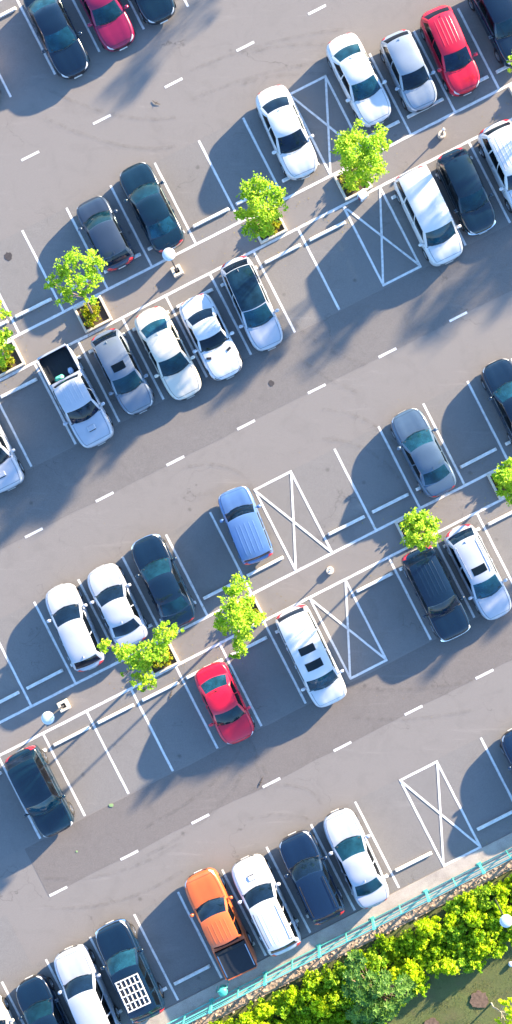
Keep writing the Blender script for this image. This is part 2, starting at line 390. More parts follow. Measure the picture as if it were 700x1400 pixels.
def build_car(name, label, cat, typ, paintm, loc, yaw, L=None, W=None, feats=(), short=''):
    P = dict(TYPES[typ]); k = (L or P['L']) / P['L']
    L = L or P['L']; W = W or P['W']; H = P['H']; zn, zh, zc, zb, zt, zl = P['z']
    for q in ('cowl', 'rf', 'rr', 'rb'): P[q] = P[q] * k
    X = lambda d: L / 2 - d
    root = empty(name, label, cat, loc, yaw, 'cars parked in the bays')
    pm = 'paint_' + paintm
    hl = L / 2
    # --- tub surface
    tk = np.array([-hl, -hl * .93, X(P['rb']) - .02, X(P['rr']), 0, X(P['cowl']), X(P['cowl']) + .45 * (hl - X(P['cowl'])), hl * .93, hl])
    if P['rb'] > L * .93: tk[1] = (tk[0] + tk[2]) / 2 - .001; 
    tz = np.array([zl, (zl + zt) / 2 + .01, zt, zb, zb, zc, zc * .55 + zh * .45 + .02, zh, zn + .02])
    o_ = np.argsort(tk); tk = tk[o_]; tz = tz[o_]
    _xs = np.linspace(-hl - .2, hl + .2, 600); _zs = np.interp(_xs, tk, tz) * .5 + .25 * np.interp(_xs - .12, tk, tz) + .25 * np.interp(_xs + .12, tk, tz)
    _zl = _zs.tolist(); _x0 = -hl - .2; _dx = (L + .4) / 599
    def ztop(x):
        f = (x - _x0) / _dx; i = min(598, max(0, int(f))); f -= i; return _zl[i] * (1 - f) + _zl[i + 1] * f
    xwf, xwr = hl - .175 * L, -hl + .185 * L
    if typ == 'pickup': xwr = -hl + .235 * L
    nF, mF = (11, 2.5) if typ in ('sedan', 'coupe', 'hatch') else (16, 3.0)
    nR, mR = (15, 2.6) if typ in ('sedan', 'coupe', 'hatch') else (26, 3)
    def half(x):
        t = x / hl; n, m = (nF, mF) if t > 0 else (nR, mR)
        e = max(0.0, 1 - abs(t)**n)**(1 / m)
        tp = 1 - (.06 if t > 0 else .06) * max(0, (abs(t) - .35) / .65)**2
        fl = .014 * (math.exp(-((x - xwf) / .38)**2) + math.exp(-((x - xwr) / .38)**2))
        return (W / 2 - .014) * tp * e + fl * e, e
    zbot = .20 if typ in ('sedan', 'coupe', 'hatch', 'van') else .30
    def surf(x, s, side=1, off=0.0):
        w, e = half(x); top = ztop(x); zc0 = zbot + .38 * (top - zbot)
        b = zc0 + (zbot - zc0) * (.5 + .5 * e); t_ = zc0 + (top - zc0) * (.42 + .58 * e**.8)
        sy, sz = sect(s); y = sy * w; z = b + sz * (t_ - b)
        # bonnet creases
        if x > X(P['cowl']) - .1 and s > .74:
            z += .016 * math.exp(-((y / w - .55) / .10)**2) * e if w > .05 else 0
        p = np.array([x, side * y, z])
        if off:
            d = 1e-3; a = surf(min(hl - 1e-4, x + d), s, side); c = surf(max(-hl + 1e-4, x - d), s, side)
            u = surf(x, min(1, s + d), side); v = surf(x, max(0, s - d), side)
            n = np.cross(a - c, u - v) * side; l = np.linalg.norm(n)
            if l > 1e-12: p = p + n / l * off * (-1 if n[2] < 0 and s > .5 or n[1] * side < 0 and s <= .5 else 1)
        return p
    ss = [0, .1, .13, .16, .2, .25, .3, .35, .4, .46, .52, .56, .6, .635, .67, .705, .74, .78, .82, .865, .91, .955, 1]
    ends = [1, .9995, .997, .99, .98, .965, .945, .92]
    ts = sorted(set([-e for e in ends] + ends + list(np.linspace(-.89, .89, 42))))
    ns = len(ss); V = []
    for t in ts:
        ring = [surf(t * hl, s, -1) for s in ss] + [surf(t * hl, s, 1) for s in ss[::-1][1:-1]]
        V += ring
    nr = 2 * ns - 2; F = []; MI = []
    bed = P.get('bed'); bx0 = bx1 = None
    if bed: bx0, bx1 = X(bed[1] * k), X(bed[0] * k)
    V = np.array(V); Rw = P['wr'] + .055
    for i in range(len(ts) - 1):
        for j in range(nr):
            q = (i * nr + j, i * nr + (j + 1) % nr, (i + 1) * nr + (j + 1) % nr, (i + 1) * nr + j)
            c = V[list(q)].mean(0); js = j if j < ns - 1 else nr - j - 1; s = (ss[js] + ss[min(js + 1, ns - 1)]) / 2
            if s < .6 and abs(c[1]) > .3 * W and any((c[0] - xw)**2 + (c[2] - P['wr'])**2 < Rw**2 for xw in (xwf, xwr)): continue
            if bed and s > .74 and bx0 < c[0] < bx1: continue
            F.append(q); MI.append(1 if s < .2 else (2 if s > .74 and X(P['rb']) + .12 < c[0] < X(P['cowl']) - .12 else 0))
    for q in F:
        for vi in q:
            for xw in (xwf, xwr):
                dx, dz = V[vi][0] - xw, V[vi][2] - P['wr']; d = math.hypot(dx, dz)
                if d < Rw and abs(V[vi][1]) > .3 * W and V[vi][2] < .95: V[vi][0] = xw + dx / max(d, .01) * Rw; V[vi][2] = P['wr'] + dz / max(d, .01) * Rw
    sm = 'seat_beige' if paintm in ('cream', 'greyblue', 'pearl') else 'seat_fabric'; bz = ztop(0)
    rows_ = [(X(P['rf'] + .62 * k), (-.37, .37)), (X(P['rr'] - (.12 if typ in ('sedan', 'coupe') else .62)), (-.42, 0, .42) if typ != 'coupe' else (-.35, .35))]
    if typ == 'pickup': rows_[1] = (X(P['rr'] - .18), (-.42, .42))
    for (sx, ys) in rows_:
        for yy in ys:
            m_ = MB(); m_.box((sx, yy, bz + .04), (.13, .44 if len(ys) < 3 else .40, .24), bev=.03); m_.box((sx - .02, yy, bz + .225), (.09, .25, .13), bev=.025); m_.build('seat', sm, root)
    ds = MB(); ds.box((X(P['cowl']) - .36, 0, bz + .03), (.34, W * .70, .06), bev=.02); ds = ds.build('dashboard', 'interior', root)
    m_ = MB(); m_.tube([(X(P['cowl']) - .60 + .05 * math.cos(a), -.37 + .18 * math.sin(a), bz + .04 + .14 * math.cos(a)) for a in np.linspace(0, 6.283, 15)], .014, 5, False); m_.build('steering_wheel', 'trim_black', ds)
    # strips and patches lying on the tub surface
    def patch(nm, x0, x1, s0, s1, side, mat, off=.006, nx=8, nss=6, par=root, xf=None):
        vs = []; fs = []
        for i in range(nx + 1):
            for j in range(nss + 1):
                s = s0 + (s1 - s0) * j / nss; a, b2 = (x0, x1) if xf is None else xf(j / nss)
                vs.append(surf(a + (b2 - a) * i / nx, s, side, off))
        for i in range(nx):
            for j in range(nss):
                a = i * (nss + 1) + j; fs.append((a, a + 1, a + nss + 2, a + nss + 1))
        return mesh_obj(nm, vs, fs, mat, par, True)
    seam = MB()
    def strip(pts, w=.007):   # pts: (x,s,side)
        c = [surf(*q, .003) for q in pts]; vs = []
        for i, q in enumerate(c):
            d = c[min(i + 1, len(c) - 1)] - c[max(i - 1, 0)]; d = d / max(1e-9, np.linalg.norm(d))
            x, s, sd = pts[i]; e = surf(x, s, sd, .02) - surf(x, s, sd, .003); n = np.cross(d, e); n = n / max(1e-9, np.linalg.norm(n))
            vs += [q + n * w, q - n * w]
        seam.add(vs, [(2 * i, 2 * i + 1, 2 * i + 3, 2 * i + 2) for i in range(len(pts) - 1)])
    xc = X(P['cowl'])
    for sd in (-1, 1):
        strip([(xc - .05 + (hl * .93 - xc + .05) * i / 10, .765 - .0 * i, sd) for i in range(11)])
        strip([(hl * .93, .765 + .235 * i / 8, sd) for i in range(9)])
        if typ in ('sedan', 'coupe'):
            xr = X(P['rb']) - .03
            strip([(xr + (-hl * .95 - xr) * i / 6, .765, sd) for i in range(7)]); strip([(-hl * .95, .765 + .235 * i / 8, sd) for i in range(9)])
        xa, xb_, xd = X(P['rf'] - .45 * k), X((P['rf'] + P['rr']) / 2), X(P['rr'] - .02) if typ != 'pickup' else X(P['rr'] + .1)
        if typ in ('suv', 'van'): xb_ = X(P['rf'] + .95); xd = X(P['rf'] + 1.9)
        for xx in (xa, xb_, xd): strip([(xx, .24 + .42 * i / 8, sd) for i in range(9)])
        strip([(xa + (xd - xa) * i / 10, .24, sd) for i in range(11)])
    nV = len(V); V = [tuple(q) for q in V] + seam.v; F = F + [tuple(i + nV for i in q) for q in seam.f]; MI = MI + [1] * len(seam.f)
    mesh_obj('body', V, F, [pm, 'trim_black', 'interior'], root, True, MI)
    # lamps
    lensm = 'lens_clear' if paintm not in ('black', 'navy', 'white2') else 'lens_clear'
    if 'coupe' == typ: lensm = 'lens_smoked'
    for sd in (-1, 1):
        patch('headlight', hl * .885, hl * .975, .60, .735, sd, lensm, xf=lambda f: (hl * (.925 - .055 * f), hl * (.985 - .02 * f)))
        if typ in ('suv', 'van', 'boxy', 'hatch'): patch('tail_light', 0, 0, .50, .80, sd, 'lens_red', xf=lambda f: (-hl * .996, -hl * (.925 - .012 * f)))
        else: patch('tail_light', 0, 0, .55, .79, sd, 'lens_red', xf=lambda f: (-hl * .995, -hl * (.945 - .0 * f)))
    # grille + plates
    g = MB(); vs = []
    for sd in (1,):
        pass
    gz = zn * .55 + .12
    gv = []; gf = []
    for i in range(9):
        yy = (i / 8 - .5) * W * .52; xx = hl * (1 - abs(2 * yy / W)**mF)**(1 / nF) + .006
        gv += [(xx, yy, gz - .09), (xx - .012, yy, gz + .10)]
    gf = [(2 * i, 2 * i + 2, 2 * i + 3, 2 * i + 1) for i in range(8)]
    mesh_obj('grille', gv, gf, 'trim_black', root)
    MB().box((hl + .016, 0, gz - .16), (.012, .42, .12)).build('number_plate', 'plate_white', root)
    MB().box((-hl - .012, 0, .62 if typ != 'sedan' else .72), (.012, .38, .13)).build('number_plate', 'plate_white', root)
    # --- greenhouse
    def ring(pp, q, v):   # p along (-1 rear..1 front), q across, v 0 base..1 roof
        def R(xf, xr, cf, cr, hw, z0, dz, tf, tr):
            a = xf - cf * q * q; b2 = xr + cr * q * q; x = b2 + (a - b2) * (pp + 1) / 2
            y = q * hw * (1 - tf * max(0, pp)**3 - tr * max(0, -pp)**3)
            return np.array([x, y, z0 - dz * (q * q) - (.05 + .02) * abs(pp)**3 * (1 if dz else 0)])
        B = R(xc, X(P['rb']), .20, .16 if P['pC'] > -.85 else .06, P['hb'] * W / 2, 0, 0, .05, .07)
        B[2] = ztop(B[0]) - .005 - .02 * q * q
        T = R(X(P['rf']), X(P['rr']), .09, .06, P['hr'] * W / 2 * (1.04 if typ == 'van' else 1), H, .045, .02, .04)
        o = B + (T - B) * v; bl = .035 * 4 * v * (1 - v)
        if abs(q) > .999: o[1] += bl * (1 if q > 0 else -1)
        elif pp > .999: o[0] += bl * 1.1
        elif pp < -.999: o[0] -= bl
        return o
    def gpatch(nm, mat, pts, v0, v1, nv=4, off=0):
        vs = []; fs = []; n = len(pts)
        for j in range(nv + 1):
            for (pp, q) in pts: vs.append(ring(pp, q, v0 + (v1 - v0) * j / nv))
        for j in range(nv):
            for i in range(n - 1): fs.append((j * n + i, j * n + i + 1, (j + 1) * n + i + 1, (j + 1) * n + i))
        if nm is None: return vs, fs
        return mesh_obj(nm, vs, fs, mat, root, True)
    ws = 'glass_sky_teal' if 'teal' in feats else 'glass_dark'  # 'teal' picks glass with the sky reflection in its colour
    gpatch('windshield', ws, [(1, q) for q in np.linspace(-.93, .93, 15)], .03, .96, 6)
    gpatch('rear_window', ws if typ in ('sedan', 'coupe') else 'glass_dark', [(-1, q) for q in np.linspace(.9, -.9, 13)], .10, .94, 5)
    frame = MB()
    def fr(pts, v0, v1, nv=4): frame.add(*gpatch(None, None, pts, v0, v1, nv))
    for (a, b2) in ((.93, 1), (-1, -.93)): fr([(1, q) for q in np.linspace(a, b2, 3)], 0, 1)
    for (a, b2) in ((1, .9), (-.9, -1)): fr([(-1, q) for q in np.linspace(a, b2, 3)], 0, 1)
    fr([(1, q) for q in np.linspace(-.93, .93, 15)], 0, .03, 1); fr([(1, q) for q in np.linspace(-.93, .93, 15)], .96, 1, 1)
    fr([(-1, q) for q in np.linspace(.9, -.9, 13)], 0, .10, 1); fr([(-1, q) for q in np.linspace(.9, -.9, 13)], .94, 1, 1)
    pC = P['pC']; pA = .90; nw = P['nw']
    edges = {1: [(pA, pC)], 2: [(pA, .06), (-.0, pC)], 3: [(pA, .34), (.29, -.30), (-.36, pC)]}[nw]
    if typ == 'sedan': edges = [(pA, .02), (-.05, pC)]
    for sd in (1, -1):
        prev = 1.0
        for (a, b2) in edges:
            fr([(pp, sd) for pp in np.linspace(prev, a, 3)], 0, 1); gpatch('side_window', 'glass_side', [(pp, sd) for pp in np.linspace(a, b2, 7)], .07, .90, 4)
            fr([(pp, sd) for pp in np.linspace(a, b2, 7)], 0, .07, 1); fr([(pp, sd) for pp in np.linspace(a, b2, 7)], .90, 1, 1)
            prev = b2
        fr([(pp, sd) for pp in np.linspace(prev, -1, 4)], 0, 1)
    frame.build('window_frame', pm, root, True)
    def roofpt(pp, q, off=0):
        o = ring(pp, q, 1.0)
        if abs(q) > .999 or abs(pp) > .999: pass
        o[2] += .03 * (1 - q**4) * (1 - pp**4) * 1.0 + off; return o
    def rpatch(nm, mat, p0, p1, q0, q1, off, n=10, m=8, par=root, edge=True):
        vs = []; fs = []
        for i in range(n + 1):
            for j in range(m + 1): vs.append(roofpt(p0 + (p1 - p0) * i / n, q0 + (q1 - q0) * j / m, off))
        for i in range(n):
            for j in range(m): a = i * (m + 1) + j; fs.append((a, a + 1, a + m + 2, a + m + 1))
        if nm is None: return vs, fs
        return mesh_obj(nm, vs, fs, mat, par, True)
    rf = rpatch('roof', 'glass_black_roof' if 'blackroof' in feats else pm, -1, 1, -1, 1, 0, 24, 16)
    if 'ribs' in feats:
        rb = MB()
        for q in (-.58, -.3, 0, .3, .58):
            for i in range(1):
                vs = []; n = 12
                for j in range(n + 1):
                    pp = -.86 + 1.55 * j / n; h = .005 * min(1, j, n - j)
                    for dq, hh in ((-.045, 0), (-.025, h), (.025, h), (.045, 0)): vs.append(roofpt(pp, q + dq, .001 + hh))
                rb.add(vs, [(4 * j + c, 4 * j + c + 1, 4 * j + c + 5, 4 * j + c + 4) for j in range(n) for c in range(3)])
        rb.build('roof_ribs', pm, root)
    for f in feats:
        if isinstance(f, tuple) and f[0] == 'sunroof': rpatch('sunroof', 'glass_side', f[1], f[2], -f[3], f[3], .008, 6, 6)
    if 'rails' in feats:
        for sd in (1, -1):
            m_ = MB(); pts = [roofpt(pp, .86 * sd, .055 if abs(pp) < .85 else .0) for pp in (-.88, -.82, -.5, 0, .4, .7, .76)]; pts[1][2] += .0
            m_.tube(pts, .016, 6)
            m_.build('roof_rail', 'chrome' if 'chromerails' in feats else 'trim_black', root)
    if 'rack' in feats:
        m_ = MB(); 
        z0 = H + .10
        xa, xb_ = X(P['rf'] + .25), X(P['rr'] - .45); xa = xb_ + 1.5 if xa - xb_ > 1.55 else xa
        for q in np.linspace(-.56, .56, 6): m_.box(((xa + xb_) / 2, q, z0), (xa - xb_, .055, .03))
        for x_ in np.linspace(xa, xb_, 5): m_.box((x_, 0, z0 + .031), (.05, 1.18, .03))
        for x_ in (xa - .2, xb_ + .2):
            for q in (-.5, .5): m_.box((x_, q, z0 - .075), (.04, .04, .118))
        m_.build('roof_rack', 'plate_white', root)
    if 'antenna' in feats or typ in ('sedan', 'hatch'):
        b0 = roofpt(-.86, 0); m_ = MB(); m_.add([(b0[0] - .08, -.02, b0[2]), (b0[0] - .08, .02, b0[2]), (b0[0] + .08, .0, b0[2]), (b0[0] - .06, 0, b0[2] + .06)], [(0, 1, 3), (1, 2, 3), (2, 0, 3), (0, 2, 1)])
        m_.build('antenna', pm, root)
    # mirrors
    for sd in (1, -1):
        bx = ring(.93, sd, .0); mb = MB(); cx, cy, cz = bx[0] - .06, (W / 2 + .10) * sd, bx[2] + .06
        prof = [(-.5, .55), (-.42, .9), (0, 1.0), (.35, .85), (.5, .35)]
        vs = []; n = 10
        for (a, r) in prof:
            for q in range(n): th = 2 * math.pi * q / n; vs.append((cx + a * .15, cy + .115 * r * math.cos(th), cz + .075 * r * math.sin(th)))
        fs = [(i * n + q, i * n + (q + 1) % n, (i + 1) * n + (q + 1) % n, (i + 1) * n + q) for i in range(len(prof) - 1) for q in range(n)] + [tuple(range(n)), tuple(4 * n + q for q in range(n))]
        mb.add(vs, fs); mb.box((cx + .01, (cy + bx[1] ) / 2 + .0, cz - .05), (.06, abs(cy - bx[1]) , .03))
        mi = mb.build('wing_mirror', pm if 'blackmirror' not in feats else 'trim_black', root, True)
        MB().box((cx - .079, cy, cz), (.004, .18, .10)).build('mirror_glass', 'mirror_glass', mi)
    # wipers
    for (qa, qb) in ((-.72, -.12), (-.05, .55)):
        m_ = MB(); m_.tube([ring(1, qa, .05) + np.array([.02, 0, .02]), ring(1, (qa + qb) / 2, .085) + np.array([.025, 0, .025]), ring(1, qb, .07) + np.array([.02, 0, .02])], .011, 5)
        m_.build('wiper', 'trim_black', root)
    # door handles
    for sd in (1, -1):
        for xx in ((xa_ for xa_ in ((X(P['rf'] + .55 * k), X(P['rr'] - .30 * k)) if typ not in ('suv', 'van') else (X(P['rf'] + .80), X(P['rf'] + 1.75))))):
            w_, _ = half(xx); zz = .80 * ztop(xx); MB().box((xx, sd * (w_ * .985 + .012), zz), (.17, .03, .028)).build('door_handle', pm, root)
    # wheels
    wr = P['wr']
    for xw in (xwf, xwr):
        for sd in (1, -1):
            m_ = MB(); yo = sd * (W / 2 - .012); yi = sd * (W / 2 - .215); cx = xw
            m_.lathe([(wr * .62, yi), (wr * .93, yi), (wr, yi + sd * .03), (wr, yo - sd * .03), (wr * .93, yo), (wr * .66, yo), (wr * .62, yo - sd * .02)], (cx, 0, wr), 28, 'y')
            wh = m_.build('wheel', 'rubber', root, True)
            m_ = MB(); r0 = wr * .64
            m_.lathe([(r0, yo - sd * .01), (r0 * .93, yo - sd * .006), (r0 * .9, yo - sd * .06)], (cx, 0, wr), 28, 'y')
            m_.lathe([(.001, yo - sd * .016), (.05, yo - sd * .018), (.055, yo - sd * .05)], (cx, 0, wr), 16, 'y')
            for a in range(5):
                th = 2 * math.pi * a / 5 + .3; c_, s_ = math.cos(th), math.sin(th); vs = []
                for r_, hw in ((.04, .030), (r0 * .93, .042)):
                    for e in (-1, 1):
                        for y_ in (yo - sd * .02, yo - sd * .05): vs.append((cx + r_ * c_ - e * hw * s_, y_, wr + r_ * s_ + e * hw * c_))
                m_.add(vs, [(0, 2, 6, 4), (1, 5, 7, 3), (0, 4, 5, 1), (2, 3, 7, 6)])
            m_.build('rim', 'rim_metal', wh)
            m_ = MB(); n = 14; vs = []; yA, yB = sd * (W / 2 - .32), sd * (W / 2 - .035)
            for q in range(n + 1):
                th = math.pi * (-.08 + 1.16 * q / n); vs += [(xw + (Rw + .004) * math.cos(th), yA, wr + (Rw + .004) * math.sin(th)), (xw + (Rw + .004) * math.cos(th), yB, wr + (Rw + .004) * math.sin(th))]
            m_.add(vs, [(2 * q, 2 * q + 1, 2 * q + 3, 2 * q + 2) for q in range(n)]); m_.add([vs[0]] + [vs[2 * q] for q in range(1, n + 1)], [tuple(range(n + 1))])
            m_.build('wheel_arch_liner', 'trim_black', root)
    # pickup bed
    if bed:
        hw = .865 * (W / 2 - .014) * .985; zf = .72; zt2 = ztop((bx0 + bx1) / 2) * .965 + .0
        v = [(bx0, -hw, zt2 + .02), (bx1, -hw, zt2 + .02), (bx1, hw, zt2 + .02), (bx0, hw, zt2 + .02), (bx0 + .02, -hw + .03, zf), (bx1 - .02, -hw + .03, zf), (bx1 - .02, hw - .03, zf), (bx0 + .02, hw - .03, zf)]
        if 'cover' in feats:
            mm = MB(); zq = zt2 + .025; mm.box(((bx0 + bx1) / 2 - .02, 0, zq), (bx1 - bx0 - .0, 2 * hw + .02, .03)); cv = mm.build('bed_cover', 'bed_liner', root)
            m2 = MB(); m2.box((bx1 - .08, 0, zq + .07), (.16, 2 * hw - .06, .10), bev=.02); m2.build('cover_roller', 'trim_black', root)
            for sd in (1, -1): m2 = MB(); m2.box(((bx0 + bx1) / 2 - .05, sd * (hw - .05), zq + .03), (bx1 - bx0 - .3, .05, .03)); m2.build('bed_rail', 'chrome', root)
        else:
            mesh_obj('load_bed', v, [(0, 1, 5, 4), (1, 2, 6, 5), (2, 3, 7, 6), (3, 0, 4, 7), (4, 5, 6, 7)], 'bed_liner', root)
            m2 = MB()
            for q in np.linspace(-.55, .55, 7): m2.box(((bx0 + bx1) / 2, q, zf + .012), (bx1 - bx0 - .15, .05, .02))
            m2.build('bed_ribs', 'bed_liner', root)
        MB().box((-hl * .975, 0, zt2 + .012), (.10, 2 * hw * .98, .05), bev=.012).build('tailgate', pm, root)
        for sd in (1, -1): MB().box(((bx0 + bx1) / 2, sd * (hw + .035), zt2 + .022), (bx1 - bx0, .075, .022), bev=.008).build('bed_edge', pm if 'cover' in feats else 'paint_white', root)
    if 'scoop' in feats:
        z_ = surf(xc + .42, 1, 1)[2]; MB().box((xc + .42, 0, z_ + .018), (.26, .42, .045), bev=.015, taper=.85).build('bonnet_scoop', pm, root)
        MB().box((xc + .56, 0, z_ + .01), (.03, .34, .035)).build('scoop_opening', 'trim_black', root)
    if 'vents' in feats:
        for sd in (1, -1):
            c = surf(xc + .28, .84, sd, .008); MB().box((c[0], c[1], c[2]), (.12, .24, .015), rz=.35 * sd).build('bonnet_vent', 'trim_black', root)
    if 'frontbar' in feats:
        vs = []
        for i in range(15):
            yy = (i / 14 - .5) * W * .86; xx = hl * (1 - abs(2 * yy / W)**mF)**(1 / nF)
            vs += [(xx - .09, yy, zn * .86 + .03), (xx + .02, yy, zn * .80)]
        mesh_obj('chrome_strip', vs, [(2 * i, 2 * i + 2, 2 * i + 3, 2 * i + 1) for i in range(14)], 'chrome', root)
    if 'bootlid' in feats:
        pass
    return root

def cars():
    D = 'down'; Up = 'up'
    C = [
     # row, bay idx (for labels), dir, Uf, Ur, Vf, Vr, type, paint, feats, name, cat, label, short
     ('A', D, 48, 50, 139, 10, 'sedan', 'black', ('teal',), 'sedan', 'black sedan parked at the top edge beside the magenta sedan', 'black sedan at the top edge'),
     ('A', D, 120.6, 122, 133, 12, 'sedan', 'magenta', ('teal',), 'sedan', 'magenta sedan at the top edge between two black cars', 'magenta sedan'),
     ('A', D, 187, 188, 125.6, 8, 'sedan', 'black_sky_tint', (), 'sedan', 'black car at the top edge right of the magenta sedan, only its bonnet in view', 'black car beside the magenta sedan'),
     ('A', D, -81, -81, 121, 0, 'sedan', 'pinkwhite', (), 'sedan', 'pale pinkish car at the upper left edge, only a corner of its nose showing', 'pale pink car'),
     ('B', Up, -17, -17, 297.8, 402, 'hatch', 'slate', ('teal',), 'hatchback', 'small slate grey hatchback right of the tree, left of the long black sedan', 'slate grey hatchback'),
     ('B', Up, 56.5, 55.5, 283, 410.8, 'sedan', 'black_sky_tint', ('teal',), 'sedan', 'black sedan with sky-tinted glass parked behind the round lamp and beside the slate hatchback', 'black sedan by the lamp'),
     ('B', D, 263, 271, 404.4, 275.8, 'sedan', 'white', (), 'sedan', 'white sedan beside the hatched bay, parked alone with an empty bay on its left', 'white sedan left of the hatched bay'),
     ('B', D, 387, 387.6, 385.2, 256.8, 'sedan', 'white', ('teal',), 'sedan', 'white sedan above the large tree, left of the small silver hatchback', 'white sedan above the tree'),
     ('B', D, 451, 456, 396, 286, 'hatch', 'silver', (), 'hatchback', 'small silver hatchback parked between a white sedan and a red car', 'silver hatchback'),
     ('B', D, 513, 520, 403, 281, 'hatch', 'red', ('ribs',), 'hatchback', 'bright red hatchback in the top right, next to the silver hatchback', 'red hatchback'),
     ('B', D, 598, 598, 399, 272, 'suv', 'black', ('teal',), 'suv', 'black SUV in the top right corner beside the red hatchback', 'black SUV in the corner'),
     ('C', D, -290, -289, 602.5, 478, 'suv', 'pearl', ('scoop',), 'suv', 'white SUV at the left edge with only its right side and bonnet showing', 'white SUV at the left edge'),
     ('C', D, -152, -154, 603.5, 461.5, 'pickup', 'pearl', ('ribs', 'scoop'), 'pickup_truck', 'white double cab pickup with an open black load bed holding bags', 'white pickup'),
     ('C', D, -81.5, -81, 589.7, 469, 'hatch', 'lightgrey', ('teal', ('sunroof', .28, .68, .5)), 'hatchback', 'grey hatchback with a dark sunroof, parked right of the white pickup', 'grey hatchback with sunroof'),
     ('C', D, -14.5, -14.5, 601.4, 469.7, 'sedan', 'cream', ('teal',), 'sedan', 'cream white sedan between the grey hatchback and the white sports coupe', 'cream sedan'),
     ('C', D, 46.5, 48.5, 602, 482, 'coupe', 'white', ('vents',), 'coupe', 'white sports coupe with black vents cut in its long bonnet', 'white coupe'),
     ('C', D, 115, 122, 593, 461, 'hatch', 'pearl', ('blackroof', 'teal'), 'hatchback', 'white hatchback with a black glass roof, right of the sports coupe', 'black roofed hatchback'),
     ('C', D, 385.5, 389, 597.7, 463.4, 'van', 'white', ('teal',), 'minivan', 'white minivan right of the hatched bay, beside the black hatchback', 'white minivan by the hatchback'),
     ('C', D, 446, 451, 582.5, 464, 'hatch', 'black_sky_tint', ('teal', 'frontbar'), 'hatchback', 'black hatchback parked between the white minivan and a white SUV', 'black hatchback'),
     ('C', D, 517, 520, 590, 459, 'suv', 'white', ('rails', 'ribs', 'chromerails'), 'suv', 'white SUV with roof rails cut off by the right edge, beside the black hatchback', 'white SUV at the right edge'),
     ('D', Up, -294, -302, 749, 871.8, 'hatch', 'pearl', (), 'hatchback', 'white hatchback with red tail lights at the left end of its row', 'white hatchback'),
     ('D', Up, -231, -234.6, 751.7, 869, 'sedan', 'pearl', (), 'sedan', 'white sedan between the white hatchback and the big black sedan', 'white sedan by the black sedan'),
     ('D', Up, -159, -164, 743.7, 875.5, 'sedan', 'black', ('teal', 'frontbar'), 'sedan', 'big black sedan with a bright nose strip, next to an empty bay above a tree', 'big black sedan'),
     ('D', Up, -22, -32, 739.5, 845, 'boxy', 'violetblue', ('ribs',), 'suv', 'small boxy violet blue SUV beside the hatched bay', 'violet blue SUV'),
     ('D', Up, 234.4, 234.4, 750.9, 877, 'sedan', 'greyblue', ('teal',), 'sedan', 'grey blue sedan with sky-tinted glass, parked with empty bays on both sides', 'grey blue sedan'),
     ('D', Up, 376, 374, 746.6, 875, 'sedan', 'black', ('teal', 'antenna'), 'sedan', 'black sedan cut off by the right edge above the small tree', 'black sedan at the right edge'),
     ('E', D, -441.5, -441.5, 1051.5, 926, 'suv', 'black_sky_tint', ('teal',), 'suv', 'black SUV with red tail lights near the lower left edge', 'black SUV by the left edge'),
     ('E', D, -165, -160, 1053.4, 939, 'sedan', 'red', ('teal',), 'sedan', 'red sedan standing alone between empty bays, nose toward the lane', 'red sedan'),
     ('E', D, -30, -26, 1064, 921, 'van', 'white', ('teal', ('sunroof', -.02, .22, .52), ('sunroof', .48, .74, .55)), 'minivan', 'large white minivan with two dark sunroofs', 'white minivan with sunroofs'),
     ('E', D, 161.5, 163.5, 1059, 927, 'suv', 'black', ('ribs', 'frontbar'), 'suv', 'black SUV with a ribbed roof beside the white car with a sunroof', 'black ribbed roof SUV'),
     ('E', D, 227.3, 227.5, 1062.8, 925, 'hatch', 'pearl', ('teal', ('sunroof', .30, .66, .55), 'chromerails', 'rails'), 'suv', 'white crossover with a sunroof and red tail lights, right of the black SUV', 'white crossover'),
     ('F', Up, -642, -642, 1205, 1330, 'sedan', 'cream', (), 'sedan', 'cream car in the bottom left corner, barely in view', 'cream car in the corner'),
     ('F', Up, -574, -576, 1210, 1326, 'sedan', 'black', ('teal',), 'sedan', 'black sedan in the bottom left corner beside the white SUV', 'black sedan in the corner'),
     ('F', Up, -506, -514, 1198, 1331, 'suv', 'pearl', (), 'suv', 'white SUV with a smooth roof at the bottom left, beside the car with the rack', 'smooth roofed white SUV'),
     ('F', Up, -440, -446, 1192.3, 1331.5, 'suv', 'black', ('rack', 'teal', 'frontbar'), 'suv', 'black SUV carrying a white slatted roof rack', 'black SUV with the rack'),
     ('F', Up, -300.5, -306, 1185, 1333.5, 'pickup', 'orange', ('cover', 'ribs'), 'pickup_truck', 'orange double cab pickup with a black covered bed', 'orange pickup'),
     ('F', Up, -235, -239, 1197.6, 1334.8, 'suv', 'white', ('rails', 'ribs', 'scoop'), 'suv', 'white SUV with a ribbed roof, between the orange pickup and the navy SUV', 'ribbed white SUV'),
     ('F', Up, -162, -167, 1197.6, 1323.6, 'suv', 'navy', ('rails',), 'suv', 'navy blue SUV with red tail lights between two white cars by the fence', 'navy SUV'),
     ('F', Up, -96, -102, 1196.7, 1335, 'sedan', 'pearl', ('teal',), 'sedan', 'white sedan by the fence, last car of its row before the empty bay', 'white sedan by the fence'),
     ('F', Up, 171, 170, 1207, 1330, 'sedan', 'navy', ('teal',), 'sedan', 'dark blue sedan cut off by the right edge below the lane', 'dark blue sedan'),
    ]
    out = []
